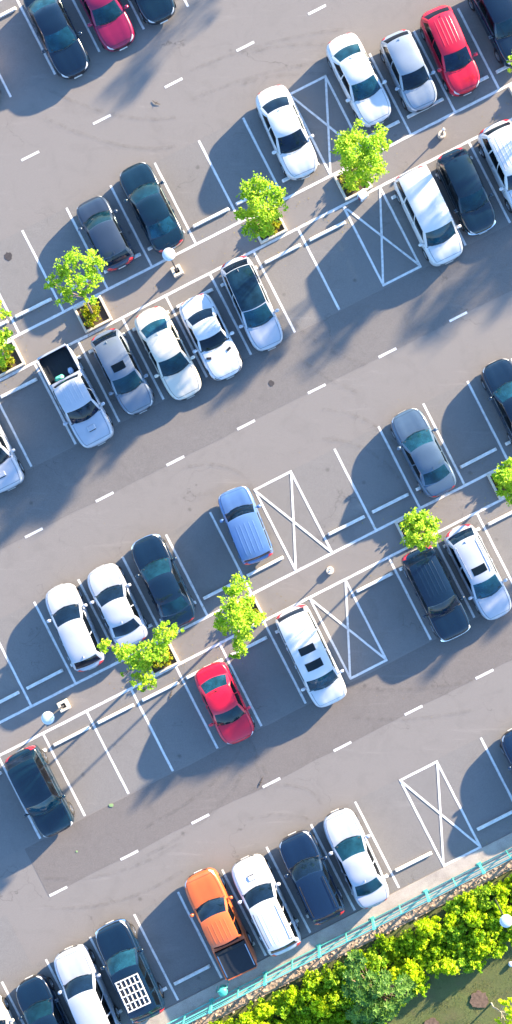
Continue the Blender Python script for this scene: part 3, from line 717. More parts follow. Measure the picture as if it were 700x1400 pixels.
    for (row, d, Uf, Ur, Vf, Vr, typ, pm, fe, nm, lab, sh) in C:
        pf = Vector(AT(*UV(Uf, Vf), .55)); pr = Vector(AT(*UV(Ur, Vr), .55))
        c = (pf + pr) / 2; dd = pf - pr; L = math.hypot(dd.x, dd.y) - .03; yaw = math.atan2(dd.y, dd.x)
        if typ == 'pickup': W_ = 1.84
        else: W_ = None
        build_car(nm, lab, nm.replace('_', ' ') if nm != 'suv' else 'SUV', typ, pm, (c.x, c.y, .008), yaw, L, W_, fe, sh)
        out.append((row, (Uf + Ur) / 2, sh))
    return out
CARS = cars()

# ------------------------------------------------------------------ wheel stops
def stops():
    m = MB(); m.box((0, 0, .075), (2.0, .16, .11), bev=.02, taper=.96)
    proto = empty('wheel_stop', 'x', 'wheel stop', group='wheel stops in the bays')
    m.build('block', 'concrete_white', proto)
    for x in (-.7, .7): MB().box((x, 0, .012), (.3, .15, .02)).build('foot', 'concrete_dark', proto)
    vst = {'A': 21, 'B': 396.5, 'C': 485, 'D': 855, 'E': 941.5, 'F': 1306}
    first = True
    rowname = {'A': 'top row', 'B': 'second row', 'C': 'third row', 'D': 'fourth row', 'E': 'fifth row', 'F': 'row by the fence'}
    for r, (v0, v1, us) in rows.items():
        bays = []
        us2 = sorted(us)
        if r != 'A':
            bx = {'B': (294, 349), 'C': (290, 346.7), 'D': (6.2, 61.6), 'E': (6, 61), 'F': (3.4, 59.5)}[r]
            us2 = sorted(us2 + list(bx))
        for a, b_ in zip(us2[:-1], us2[1:]):
            if b_ - a < 60 or b_ - a > 80: continue
            bays.append((a + b_) / 2)
        for u in bays:
            px, py = UV(u, vst[r])
            if not (-40 < px < 740 and -40 < py < 1440): continue
            cs = [(c[1], c[2]) for c in CARS if c[0] == r]
            near = min(cs, key=lambda c: abs(c[0] - u)); n = round((u - near[0]) / 67.7)
            word = ['', '', 'two bays', 'three bays', 'four bays', 'five bays', 'six bays']
            if abs(u - near[0]) < 34: lab = f'wheel stop in the bay of the {near[1]}'
            elif abs(n) <= 1: lab = f'wheel stop in the bay just {"right" if u > near[0] else "left"} of the {near[1]}'
            else: lab = f'wheel stop {word[min(6, abs(n))]} {"right" if u > near[0] else "left"} of the {near[1]}'
            o = proto if first else copy_tree(proto); first = False
            x, y = L2(u + random.uniform(-.8, .8), vst[r] + random.uniform(-.5, .5)); o.location = (x, y, .006); o.rotation_euler = (0, 0, LOTROT + random.uniform(-.008, .008)); o['label'] = lab
stops()

# ------------------------------------------------------------------ foliage
def leaf_mesh(name, clumps, size, per, mat, parent, flat=.75, squash=.8, seed=1, mats2=None):
    r = np.random.default_rng(seed); P = []; Sz = []
    for (x, y, z, rad) in clumps:
        n = int(per * (rad / .5)**2)
        # leafy twigs: several sub-clusters on the clump's shell
        k = max(5, int(n / 22)); d = r.normal(size=(k, 3)); d /= np.linalg.norm(d, axis=1)[:, None]; rr = rad * r.uniform(.35, 1.05, k)
        cc = np.array([x, y, z]) + d * rr[:, None] * np.array([1, 1, squash])
        idx = r.integers(0, k, n); p = cc[idx] + r.normal(size=(n, 3)) * rad * .15
        P.append(p); Sz.append(size * r.uniform(.6, 1.35, n))
    P = np.concatenate(P); Sz = np.concatenate(Sz); n = len(P)
    nrm = r.normal(size=(n, 3)) * (1 - flat) + np.array([.25, .25, flat]) + r.normal(size=(n, 3)) * .35; nrm /= np.linalg.norm(nrm, axis=1)[:, None]
    t = np.cross(nrm, r.normal(size=(n, 3))); t /= np.linalg.norm(t, axis=1)[:, None]; b = np.cross(nrm, t)
    a = t * Sz[:, None]; w = b * (Sz * .36)[:, None]; dn = nrm * (Sz * .12)[:, None]
    vs = np.empty((n, 6, 3)); vs[:, 0] = P - a * .5; vs[:, 1] = P - a * .12 + w + dn; vs[:, 2] = P + a * .25 + w * .7 + dn; vs[:, 3] = P + a * .5; vs[:, 4] = P + a * .25 - w * .7 + dn; vs[:, 5] = P - a * .12 - w + dn
    base = np.arange(n) * 6
    f1 = np.stack([base, base + 1, base + 2, base + 3], 1); f2 = np.stack([base, base + 3, base + 4, base + 5], 1)
    fs = np.concatenate([f1, f2])
    me = bpy.data.meshes.new(name); me.vertices.add(n * 6); me.vertices.foreach_set('co', vs.reshape(-1))
    me.loops.add(len(fs) * 4); me.loops.foreach_set('vertex_index', fs.reshape(-1).astype(np.int32))
    me.polygons.add(len(fs)); me.polygons.foreach_set('loop_start', np.arange(len(fs), dtype=np.int32) * 4)
    me.polygons.foreach_set('loop_total', np.full(len(fs), 4, dtype=np.int32)); me.update(calc_edges=True); me.validate()
    me.materials.append(MATS[mat]); o = bpy.data.objects.new(name, me); COL.objects.link(o)
    if parent is not None: o.parent = parent
    return o

def tree(base, crown, label, group, leafm='leaf_bright', seed=1, barkm='bark', per=190, size=.105, th=.055):
    per = per * 2.7
    """base: world xy; crown: list of world (x,y,z,rad)"""
    bx, by = base; r = random.Random(seed)
    root = empty('tree', label, 'tree', (bx, by, 0), 0, group)
    loc = [(x - bx, y - by, z, q) for x, y, z, q in crown]
    cx = sum(c[0] for c in loc) / len(loc); cy = sum(c[1] for c in loc) / len(loc); zmin = min(c[2] - c[3] for c in loc)
    fk = Vector((cx * .45, cy * .45, max(1.6, zmin * .8)))
    m = MB(); m.tube([(0, 0, -.05), (.02, .01, .5), (fk.x * .35 + .04, fk.y * .35, fk.z * .5), tuple(fk)], [th * 1.5, th * 1.15, th, th * .85], 8)
    tr = m.build('trunk', barkm, root, True)
    lm = MB()
    for (x, y, z, q) in loc:
        e = Vector((x, y, z)); mid = fk.lerp(e, .5) + Vector((r.uniform(-.15, .15), r.uniform(-.15, .15), .12))
        lm.tube([tuple(fk - Vector((0, 0, .1))), tuple(mid), tuple(e)], [th * .6, th * .4, th * .14], 6)
        for k in range(5):
            d = Vector((r.uniform(-1, 1), r.uniform(-1, 1), r.uniform(-.3, 1))).normalized() * q * .85; s0 = mid.lerp(e, r.uniform(.4, 1))
            lm.tube([tuple(s0), tuple(s0.lerp(e + d, .5) + Vector((0, 0, .05))), tuple(e + d)], [th * .22, th * .15, th * .06], 4)
    lm.build('limbs', barkm, root, True)
    leaf_mesh('crown', loc, size, per, leafm, root, seed=seed)
    return root
def C3(lst): return [(*AT(px, py, h)[:2], h, 1.1 * rp * S * (CH - h) / CH) for (px, py, h, rp) in lst]
PL1 = [(-215, 'tree planter at the left edge of the upper median'), (-81.5, 'tree planter on the upper median below the slate hatchback'), (186.5, 'tree planter on the upper median below the lone white sedan'),
       (316.5, 'tree planter on the upper median at the end of the hatched bays'), (584.5, 'tree planter at the right edge of the upper median')]
PL2 = [(-212, 'tree planter behind the two white cars on the lower median'), (-80.5, 'tree planter on the lower median left of the white minivan'), (176.5, 'tree planter on the lower median between grey blue sedan and black SUV'),
       (318, 'tree planter on the lower median at the right edge')]
PLOFF = [(715, 441.2), (983, 441.2), (586, 900), (716, 900), (705, -21), (575, -21)]
def planter(u, v, label, seed, hsh=.45):
    x, y = L2(u, v); root = empty('planter', label, 'planter', (x, y, 0), LOTROT, 'tree planters on the medians')
    a, b_, h, w = 41 * S, 38 * S, .22, .11
    m = MB(); m.box((0, b_ / 2 - w / 2, h / 2), (a, w, h), bev=.012); m.box((0, -b_ / 2 + w / 2, h / 2), (a, w, h), bev=.012)
    m.box((a / 2 - w / 2, 0, h / 2 - .003), (w, b_ - 2 * w, h), bev=.012); m.box((-a / 2 + w / 2, 0, h / 2 - .003), (w, b_ - 2 * w, h), bev=.012)
    m.build('kerb_frame', 'concrete_cream', root)
    MB().box((0, 0, .06), (a - 2 * w, b_ - 2 * w, .12)).build('soil', 'soil', root)
    rr = random.Random(seed)
    cl = [(rr.uniform(-.42, .42), rr.uniform(-.38, .38), rr.uniform(.22, .45), rr.uniform(.16, .26)) for _ in range(24)]
    s = leaf_mesh('shrub', cl, .085, 300, 'leaf_low', None, flat=.5, seed=seed)
    s.location = (x, y, 0); s.rotation_euler = (0, 0, LOTROT); return s
def med(u): return L2(u, 441.2)
def shrub_tag(s, lab): tag(s, lab, 'shrub', 'low shrubs in the tree planters')
for i, (u, lab) in enumerate(PL1):
    s = planter(u, 441.2, lab, 20 + i); shrub_tag(s, 'green shrubs in the ' + lab.replace('tree planter ', 'planter ').replace('slate hatchback','slate car'))
for i, (u, lab) in enumerate(PL2):
    s = planter(u, 900, lab, 40 + i); shrub_tag(s, 'green shrubs in the ' + lab.replace('tree planter ', 'planter ').replace('slate hatchback','slate car'))
GT = 'young trees in the median planters'
# crowns: (photo px, py, height, radius px)
tree(L2(-81.5, 441), C3([(105, 355, 5.6, 15), (83, 372, 5.3, 15), (103, 385, 5.5, 15), (128, 358, 5.2, 14), (72, 388, 4.9, 11), (88, 405, 4.7, 13), (127, 378, 5.0, 13), (118, 398, 4.5, 11), (124, 412, 4.0, 8)]),
     'bright green young tree with an open crown above the planter below the slate hatchback', GT, seed=3, per=135)
tree(L2(186.5, 441), C3([(358, 254, 5.6, 16), (341, 264, 5.3, 14), (377, 262, 5.2, 12), (355, 277, 5.6, 17), (336, 290, 4.8, 13), (362, 298, 5.0, 16), (376, 284, 4.8, 14), (345, 316, 4.3, 13), (362, 314, 4.2, 11), (328, 292, 4.6, 7)]),
     'dense bright green tree on the upper median beside the lone white sedan', GT, seed=4, per=175)
tree(L2(316.5, 441), C3([(487, 185, 6.0, 15), (470, 198, 5.8, 15), (517, 183, 5.9, 13), (506, 200, 6.2, 17), (482, 210, 6.4, 17), (462, 204, 5.3, 9), (523, 198, 5.2, 10), (500, 222, 6.0, 17), (517, 228, 5.0, 13), (484, 232, 5.4, 16), (502, 243, 4.6, 12), (484, 249, 4.0, 12)]),
     'largest bright green tree, above the pale bin at the hatched bays', GT, seed=5, per=185)
tree(L2(-215, 441), C3([(-6, 420, 5.4, 12), (8, 430, 5.0, 8), (-14, 438, 5.4, 15), (6, 462, 4.6, 12), (-10, 468, 4.8, 15), (12, 476, 4.2, 8), (-2, 490, 4.0, 13)]),
     'bright green tree cut off by the left edge of the photo', GT, seed=6, per=170)
tree(L2(584.5, 441), C3([(699, 82, 4.6, 5), (704, 90, 4.8, 8), (716, 76, 5.2, 15), (730, 92, 5.4, 17), (712, 104, 4.6, 10), (738, 70, 5.4, 16), (724, 112, 4.6, 12), (697, 97, 4.3, 4)]),
     'yellow green tree cut off by the right edge beside the black corner SUV', GT, seed=7, per=150)
tree(L2(-212, 900), C3([(143, 881, 5.0, 10), (159, 884, 4.9, 7), (177, 897, 5.4, 18), (166, 890, 5.3, 10), (190, 905, 5.2, 11), (207, 890, 5.6, 16), (222, 872, 5.4, 14), (238, 862, 5.1, 11), (226, 856, 5.0, 8), (198, 912, 4.9, 10), (189, 928, 5.0, 11), (205, 932, 4.8, 10), (222, 898, 4.8, 10), (196, 944, 4.6, 4), (168, 922, 4.7, 3)]),
     'spreading bright green tree reaching over the tails of two white cars', GT, seed=8, per=165)
tree(L2(-80.5, 900), C3([(325, 801, 5.2, 15), (312, 806, 5.0, 8), (336, 824, 5.2, 12), (317, 830, 5.7, 16), (341, 846, 5.4, 16), (322, 850, 6.0, 17), (302, 848, 5.3, 11), (354, 842, 4.9, 9), (333, 866, 5.2, 14), (327, 884, 4.9, 13), (322, 897, 4.6, 7), (308, 862, 5.0, 8)]),
     'tall narrow bright green tree left of the large white minivan', GT, seed=9, per=165)
tree(L2(176.5, 900), C3([(574, 708, 4.6, 14), (560, 716, 4.5, 12), (588, 716, 4.6, 12), (574, 728, 4.9, 15), (562, 738, 4.4, 11), (590, 732, 4.5, 12), (578, 744, 4.3, 9)]),
     'small round bright green tree behind the black ribbed roof SUV', GT, seed=10, per=200)
tree(L2(318, 900), C3([(697, 636, 5.0, 10), (688, 650, 5.0, 12), (704, 655, 5.4, 16), (692, 668, 4.8, 12), (706, 680, 4.8, 13), (682, 656, 4.4, 7), (722, 650, 5.3, 17), (718, 675, 5, 15)]),
     'bright green tree cut off by the right edge below the black sedan', GT, seed=11, per=190)
# trees that stand just outside the frame and shade the lanes
off = [(715, 441.2, 5.4, 1.3), (983, 441.2, 6.6, 1.9), (668, 900, 5.4, 1.1), (750, 900, 5.2, 1.3), (720, -21, 6.1, 1.1), (560, -21, 4.4, .9), (1113, 441.2, 6.9, 1.8)]
olab = ['tree outside the right edge shading the upper right lane', 'tall spreading tree far outside the right edge above the middle lane', 'tree outside the right edge shading the black ribbed SUV',
        'tree outside the right edge next to the lower median end', 'tree outside the top edge shading the top lane', 'smaller tree outside the top edge beside the magenta sedan row', 'farthest tall tree outside the right edge on the upper median']
for i, (u, v, h, R) in enumerate(off):
    x, y = L2(u, v); r = random.Random(70 + i)
    cr = [(x + math.cos(a) * R * r.uniform(.3, .75), y + math.sin(a) * R * r.uniform(.3, .75), h + r.uniform(-.9, .5), R * r.uniform(.32, .46)) for a in [q * 6.283 / 9 for q in range(9)]] + [(x, y, h + .3, R * .45)]
    tree((x, y), cr, olab[i], GT, seed=80 + i, per=52)

# ------------------------------------------------------------------ lamps, bollards, bins
def lamp(bpx, bpy_, label, h=4.05, plinth=True):
    x, y = W2(bpx, bpy_); root = empty('lamp_post', label, 'lamp post', (x, y, 0), LOTROT, 'round headed lamp posts')
    if plinth:
        m = MB(); w, t_, H_ = .50, .13, .30
        m.box((0, 0, .06), (w, w, .12), bev=.01)
        m.box((0, w / 2 - t_ / 2, .21), (w, t_, .18), bev=.012); m.box((0, -w / 2 + t_ / 2, .21), (w, t_, .18), bev=.012)
        m.box((w / 2 - t_ / 2, 0, .209), (t_, w - 2 * t_, .178), bev=.012); m.box((-w / 2 + t_ / 2, 0, .209), (t_, w - 2 * t_, .178), bev=.012)
        m.build('plinth', 'concrete_cream', root)
    m = MB(); m.lathe([(.09, .12), (.09, .16), (.045, .2), (.04, 1.2), (.032, h - .25), (.05, h - .2), (.06, h - .12)], n=16); m.build('pole', 'pole_metal', root, True)
    m = MB(); m.lathe([(.05, h - .14), (.16, h - .12), (.26, h - .06), (.295, h - .02), (.30, h), (.285, h + .02), (.2, h + .055), (.1, h + .075), (.0005, h + .08)], n=40); hd = m.build('lamp_head', 'lamp_shade', root, True)
    m = MB()
    for rr in (.08, .15, .22):
        for k in range(int(rr * 80)):
            a = 6.283 * k / int(rr * 80); z = h + .078 - (rr / .3)**2 * .05; m.box((rr * math.cos(a), rr * math.sin(a), z), (.014, .014, .012))
    m.build('rivets', 'pole_metal', hd)
    m = MB(); m.lathe([(.0005, h - .20), (.09, h - .19), (.12, h - .15), (.10, h - .115)], n=20); m.build('lens', 'white_plastic', root, True)
lamp(242.5, 371.5, 'lamp post with a pale round head behind the black sedan on the upper median')
lamp(88, 964, 'lamp post with a pale round head on the lower median near the left edge')
lamp(673.5, 1223, 'lamp post with a pale round head standing in the hedge at the right', 4.1, False)
def bollard(px, py, label):
    x, y = W2(px, py); root = empty('bollard', label, 'bollard', (x, y, .0), 0, 'thin posts in round concrete feet')
    m = MB(); m.lathe([(.19, 0), (.185, .18), (.17, .20), (.09, .20), (.085, .16), (.0005, .16)], n=24); m.build('foot', 'concrete_cream', root, False)
    m = MB(); m.lathe([(.035, .15), (.032, .92)], n=12); m.build('post', 'pole_metal', root, True)
    m = MB(); m.lathe([(.03, .90), (.06, .92), (.07, .96), (.055, 1.0), (.0005, 1.02)], n=14); m.build('cap', 'white_plastic', root, True)
bollard(603.5, 185, 'thin post in a round concrete foot on the upper median near the black hatchback')
bollard(451, 780, 'thin post in a round concrete foot on the lower median above the white minivan')
x, y = W2(495, 270); b = empty('litter_bin', 'pale blue white square bin at the planter corner by the hatched bay', 'bin', (x, y, 0), LOTROT + .2)
MB().box((0, 0, .28), (.36, .36, .54), bev=.04, taper=1.08).build('bin_body', 'white_plastic', b, False); MB().box((0, 0, .585), (.43, .43, .07), bev=.03).build('lid', 'lamp_shade', b)
MB().box((-.19, -.02, .32), (.03, .18, .3)).build('red_panel', 'rust_red', b)
x, y = W2(306, 1347); b = empty('litter_bin', 'teal green hanging bin by the fence below the orange pickup', 'bin', (x, y, .0), LOTROT)
m = MB(); m.lathe([(.0005, .38), (.17, .38), (.20, .42), (.225, .82), (.235, .84), (.2, .84), (.19, .7), (.0005, .7)], n=20); m.build('bin_body', 'teal_plastic', b, True)
m = MB(); m.tube([(-.3, .1, 0), (-.3, .1, .85), (-.2, .14, .96), (.2, .14, .96), (.3, .1, .85), (.3, .1, 0)], .022, 8); m.build('hoop_stand', 'teal_metal', b, True)
m = MB(); m.lathe([(.225, .88), (.2, .95), (.1, 1.0), (.0005, 1.01)], n=20); m.build('lid', 'teal_plastic', b, True)
# bags in the pickup bed
def bag(px, py, d, mat, label, nm='bag', seed=1):
    x, y, _ = AT(px, py, .95); r = np.random.default_rng(seed); vs = []; n, mm = 12, 7
    for i in range(mm):
        ph = math.pi * i / (mm - 1) - math.pi / 2
        for k in range(n):
            th = 6.283 * k / n; w = 1 + r.uniform(-.18, .18)
            vs.append((d[0] * math.cos(ph)**.6 * math.cos(th) * w, d[1] * math.cos(ph)**.6 * math.sin(th) * w, d[2] * (math.sin(ph) + 1) * w))
    fs = [(i * n + k, i * n + (k + 1) % n, (i + 1) * n + (k + 1) % n, (i + 1) * n + k) for i in range(mm - 1) for k in range(n)]
    o = mesh_obj(nm, vs, fs, mat, None, True); o.location = (x, y, .76); o.rotation_euler = (0, 0, LOTROT); tag(o, label, nm)
bag(81.5, 517, (.26, .15, .10), 'green_bag', 'crumpled mint green bag in the load bed of the white pickup', seed=2)
bag(96.5, 507, (.13, .20, .09), 'pale_bag', 'pale blue bundle in the load bed beside the mint green bag', seed=3)

# small marks on the asphalt
def blot(px, py, rx, ry, mat, nm, label, z=.012, rot=0, seed=0, th=.003):
    r = random.Random(seed); x, y = W2(px, py); n = 22; vs = []
    for zz in (z, z + th):
        rr = random.Random(seed)
        for k in range(n):
            a = 6.283 * k / n; q = rr.uniform(.82, 1.12); vs.append((x + rx * S * q * math.cos(a), y + ry * S * q * math.sin(a), zz))
    fs = [tuple(range(n))[::-1], tuple(range(n, 2 * n))] + [(k, (k + 1) % n, n + (k + 1) % n, n + k) for k in range(n)]
    o = mesh_obj(nm, vs, fs, mat); 
    if label: tag(o, label, 'marking' if 'stain' in nm else nm.replace('_', ' '))
    else: tag(o, kind='structure')
    return o
blot(11.5, 350.5, 5.5, 6, 'oil_stain', 'manhole_cover', 'dark round manhole cover in the lane near the left edge', seed=3)
blot(371, 524, 4.5, 4, 'oil_stain', 'oil_stain', None, seed=4)
blot(152, 1101, 3.2, 2.2, 'litter_green', 'paper_scrap', 'small pale green paper scrap lying in the lane by the empty bays', z=.011, seed=5, th=.02)
blot(105, 1164, 1.4, 1.4, 'litter_green', 'dry_leaf', 'tiny pale leaf lying in the lower lane', z=.011, seed=6, th=.01)
for (px, py, a, lab, sd) in ((213, 141, -.6, 'dark dry twig lying on the top lane', 1), (233, 951, 1.3, 'dark twig lying in the empty bay left of the red sedan', 2), (356, 1070, 1.2, 'dark twig lying beside a lane dash below the red sedan', 3)):
    x, y = W2(px, py); m = MB(); d = Vector((math.cos(a), math.sin(a), 0))
    m.tube([tuple(Vector((x, y, .03)) - d * .2), (x, y, .05), tuple(Vector((x, y, .03)) + d * .22 + Vector((.03, .05, 0)))], [.012, .018, .01], 5)
    m.tube([(x, y, .04), (x + .12, y + .05, .07)], [.014, .006], 5); m.tube([(x, y, .04), (x - .03, y - .12, .06)], [.012, .006], 5)
    tag(m.build('twig', 'twig', None), lab, 'twig')

def debris():
    r = np.random.default_rng(33); V = []; F = []
    for (u, v) in [(q, 441) for q in (-215, -81.5, 186.5, 316.5, 584)] + [(q, 900) for q in (-212, -80.5, 176.5, 318)]:
        for k in range(60):
            uu = u + r.normal() * 42 - 12; vv = v + r.normal() * 30 + 8; x, y = L2(uu, vv); a = r.uniform(0, 6.28); l = r.uniform(.02, .05); n = len(V)
            c, s_ = math.cos(a), math.sin(a); V += [(x - l * c, y - l * s_, .028), (x + l * .4 * s_, y - l * .4 * c, .034), (x + l * c, y + l * s_, .029), (x - l * .4 * s_, y + l * .4 * c, .036)]; F.append((n, n + 1, n + 2, n + 3))
    for k in range(260):
        uu = r.uniform(-600, 700); vv = r.choice([r.uniform(0, 1330), r.normal(1328, 5)]); x, y = L2(uu, vv); a = r.uniform(0, 6.28); l = r.uniform(.012, .035); n = len(V)
        c, s_ = math.cos(a), math.sin(a); V += [(x - l * c, y - l * s_, .028), (x + l * .4 * s_, y - l * .4 * c, .034), (x + l * c, y + l * s_, .029), (x - l * .4 * s_, y + l * .4 * c, .036)]; F.append((n, n + 1, n + 2, n + 3))
    o = mesh_obj('fallen_leaves', V, F, 'dead_leaf'); tag(o, 'small dry leaves scattered round the planters and bays', 'fallen leaves', kind='stuff')
leaf('dead_leaf', (.10, .06, .02), (.26, .16, .05), (.40, .34, .08), .1)
debris()
def tyre_marks():
    m, t, b = nt('tyre_mark'); b.inputs['Base Color'].default_value = (.05, .047, .045, 1); b.inputs['Roughness'].default_value = .8
    tr = t.nodes.new('ShaderNodeBsdfTransparent'); mx = t.nodes.new('ShaderNodeMixShader')
    f = ramp(t, noise(t, mapping(t), 3.0, 5, .7), [(.42, (0, 0, 0)), (.75, (.22, .22, .22))]); t.links.new(f, mx.inputs[0])
    t.links.new(tr.outputs[0], mx.inputs[1]); t.links.new(b.outputs[0], mx.inputs[2]); t.links.new(mx.outputs[0], t.nodes['Material Output'].inputs[0])
    r = random.Random(9); z = .030
    arcs = [((330, 75), (420, 48), (500, 72)), ((260, 98), (350, 55), (470, 40)), ((60, 120), (170, 175), (240, 160)), ((500, 500), (440, 480), (400, 440)), ((250, 640), (330, 620), (350, 680)),
            ((330, 1000), (348, 1040), (366, 1078)), ((336, 1000), (356, 1042), (372, 1074)), ((200, 1130), (300, 1080), (330, 1020)), ((440, 1100), (420, 1060), (340, 1080)), ((60, 1200), (160, 1210), (250, 1150)), ((480, 940), (560, 950), (650, 930)), ((560, 640), (520, 560), (440, 560))]
    V = []; F = []
    for (a, c_, b_) in arcs:
        for off in (0, 40 if abs(a[0] - b_[0]) > 60 else 0):
            if off == 0 and F and False: pass
            n0 = len(V); N_ = 18; pts = []
            for i in range(N_ + 1):
                q = i / N_; px = a[0] * (1 - q)**2 + 2 * c_[0] * q * (1 - q) + b_[0] * q * q; py = a[1] * (1 - q)**2 + 2 * c_[1] * q * (1 - q) + b_[1] * q * q + off; pts.append(Vector((*W2(px, py), z)))
            for i, p_ in enumerate(pts):
                d = (pts[min(i + 1, N_)] - pts[max(i - 1, 0)]).normalized(); nn = Vector((-d.y, d.x, 0)) * .085; V += [tuple(p_ + nn), tuple(p_ - nn)]
            F += [(n0 + 2 * i, n0 + 2 * i + 2, n0 + 2 * i + 3, n0 + 2 * i + 1) for i in range(N_)]; z += .0004
            if off == 0 and not (abs(a[0] - b_[0]) > 60): break
    tag(mesh_obj('tyre_marks', V, F, 'tyre_mark'), kind='structure')
tyre_marks()
# ------------------------------------------------------------------ fence
def fence():
    x0, y0 = L2(0, 1350); root = empty('fence', 'teal green metal rail fence running along the kerb beyond the last bays', 'fence', (x0, y0, .0), LOTROT)
    ph = {0: .16, 1: .82, 2: 1.45}
    x_px = (582.3 * CU - 1218.9 * SU)    # U of a thick post
    us = [x_px + 41 * k for k in range(-22, 12)]
    ua, ub = us[0] * S, us[-1] * S
    for z in (.16, .82, 1.45):
        MB().tube([(ua, 0, z), (ub, 0, z)], .030 if z < 1.4 else .034, 8).build('rail', 'teal_metal', root, True)
    MB().tube([(ua, .0, 1.16), (ub, .0, 1.16)], .012, 6).build('wire', 'teal_metal', root, True)
    for k, u in enumerate(us):
        thick = (k - 22) % 2 == 0
        if thick:
            m = MB(); m.box((u * S, 0, .74), (.13, .10, 1.48), bev=.01); m.box((u * S, 0, 1.50), (.17, .14, .04), bev=.01); m.box((u * S, 0, .065), (.24, .2, .03)); m.build('post', 'teal_metal', root)
        else: MB().box((u * S, 0, .74), (.06, .05, 1.40)).build('baluster', 'teal_metal', root)
    # low dark cable boxes on the lot side of the thick posts
fence()
# rough stones on the verge
def stones():
    r = random.Random(5); m = MB()
    for k in range(420):
        u = r.uniform(-560, 420); v = r.uniform(1363, 1378); x, y = L2(u, v); s = r.uniform(.03, .10)
        n = 6; vs = [(x + s * math.cos(6.28 * i / n) * r.uniform(.7, 1.2), y + s * math.sin(6.28 * i / n) * r.uniform(.7, 1.2), -.01) for i in range(n)]
        vs += [((a - x) * .6 + x, (b_ - y) * .6 + y, s * r.uniform(.4, .8)) for a, b_, c in vs]
        m.add(vs, [(i, (i + 1) % n, n + (i + 1) % n, n + i) for i in range(n)] + [tuple(range(n, 2 * n))])
    tag(m.build('rubble', 'rocky_soil'), kind='stuff')
stones()

# ------------------------------------------------------------------ hedge
def bush_mesh(kind, seed):
    r = random.Random(seed)
    cl = []
    for k in range(13):
        a = r.uniform(0, 6.283); d = r.uniform(0, .62); cl.append((d * math.cos(a), d * math.sin(a), r.uniform(.55, 1.1) - d * .35, r.uniform(.24, .40)))
    return cl
def hedge():
    r = random.Random(11)
    kinds = [('leaf_hedge', .125, 'leafy green shrub in the hedge beyond the teal fence'), ('leaf_yellow', .13, 'yellow leaved shrub in the hedge beyond the teal fence'), ('leaf_bright', .11, 'fresh bright green shrub in the hedge beyond the teal fence')]
    protos = {}
    for ki, (mt, sz, lab) in enumerate(kinds):
        for s_ in range(3):
            if mt == 'leaf_yellow' and s_ > 0: continue
            cl = bush_mesh(ki, 100 + ki * 10 + s_)
            root = empty('shrub', lab, 'shrub', group=lab.replace('shrub', 'shrubs'))
            m = MB()
            for c in cl[:6]: m.tube([(0, 0, 0), (c[0] * .4, c[1] * .4, c[2] * .5), (c[0], c[1], c[2])], [.03, .02, .008], 5)
            m.build('stems', 'bark', root)
            leaf_mesh('foliage', cl, sz, 360, mt, root, flat=.55, seed=200 + ki * 10 + s_)
            protos.setdefault(ki, []).append([root, False])
    def lower(px):    # lower edge of the hedge in the photo
        return float(np.interp(px, [150, 420, 560, 600, 640, 670, 700, 800], [1520, 1500, 1335, 1308, 1300, 1290, 1262, 1200]))
    pts = []
    for t_ in range(9000):
        u = r.uniform(-420, 330); v = r.uniform(1384, 1560); px, py = UV(u, v)
        if py > lower(px) + 8 or px < 130 or px > 860 or py > 1500: continue
        if all((px - a)**2 + (py - b_)**2 > 17**2 for a, b_ in pts): pts.append((px, py))
    for (px, py) in pts:
        q = r.random(); ki = 0 if q < .55 else (2 if q < .76 else 1)
        cand = protos[ki]; it = cand[r.randrange(len(cand))]
        for c_ in cand:
            if not c_[1]: it = c_; break
        o = it[0] if not it[1] else copy_tree(it[0]); it[1] = True
        k = r.uniform(.70, 1.0); x, y = W2(px, py)
        o.location = (x, y, -.06); o.scale = (k, k, k * r.uniform(.85, 1.15)); o.rotation_euler = (0, 0, r.uniform(0, 6.28))
    return pts
HP = hedge()
def cover():
    r = random.Random(3); cl = []
    for k in range(900):
        u = r.uniform(-450, 360); v = r.uniform(1380, 1540); px, py = UV(u, v)
        if py > float(np.interp(px, [150, 420, 560, 600, 640, 670, 700, 800], [1520, 1500, 1350, 1328, 1318, 1306, 1276, 1215])) - 6 or px < 120 or px > 800: continue
        x, y = W2(px, py); cl.append((x, y, .30, .36))
    o = leaf_mesh('ground_cover', cl, .12, 150, 'leaf_hedge', None, flat=.6, squash=.5, seed=77); tag(o, 'low green undergrowth filling the gaps between the hedge shrubs', 'undergrowth', kind='stuff')
cover()
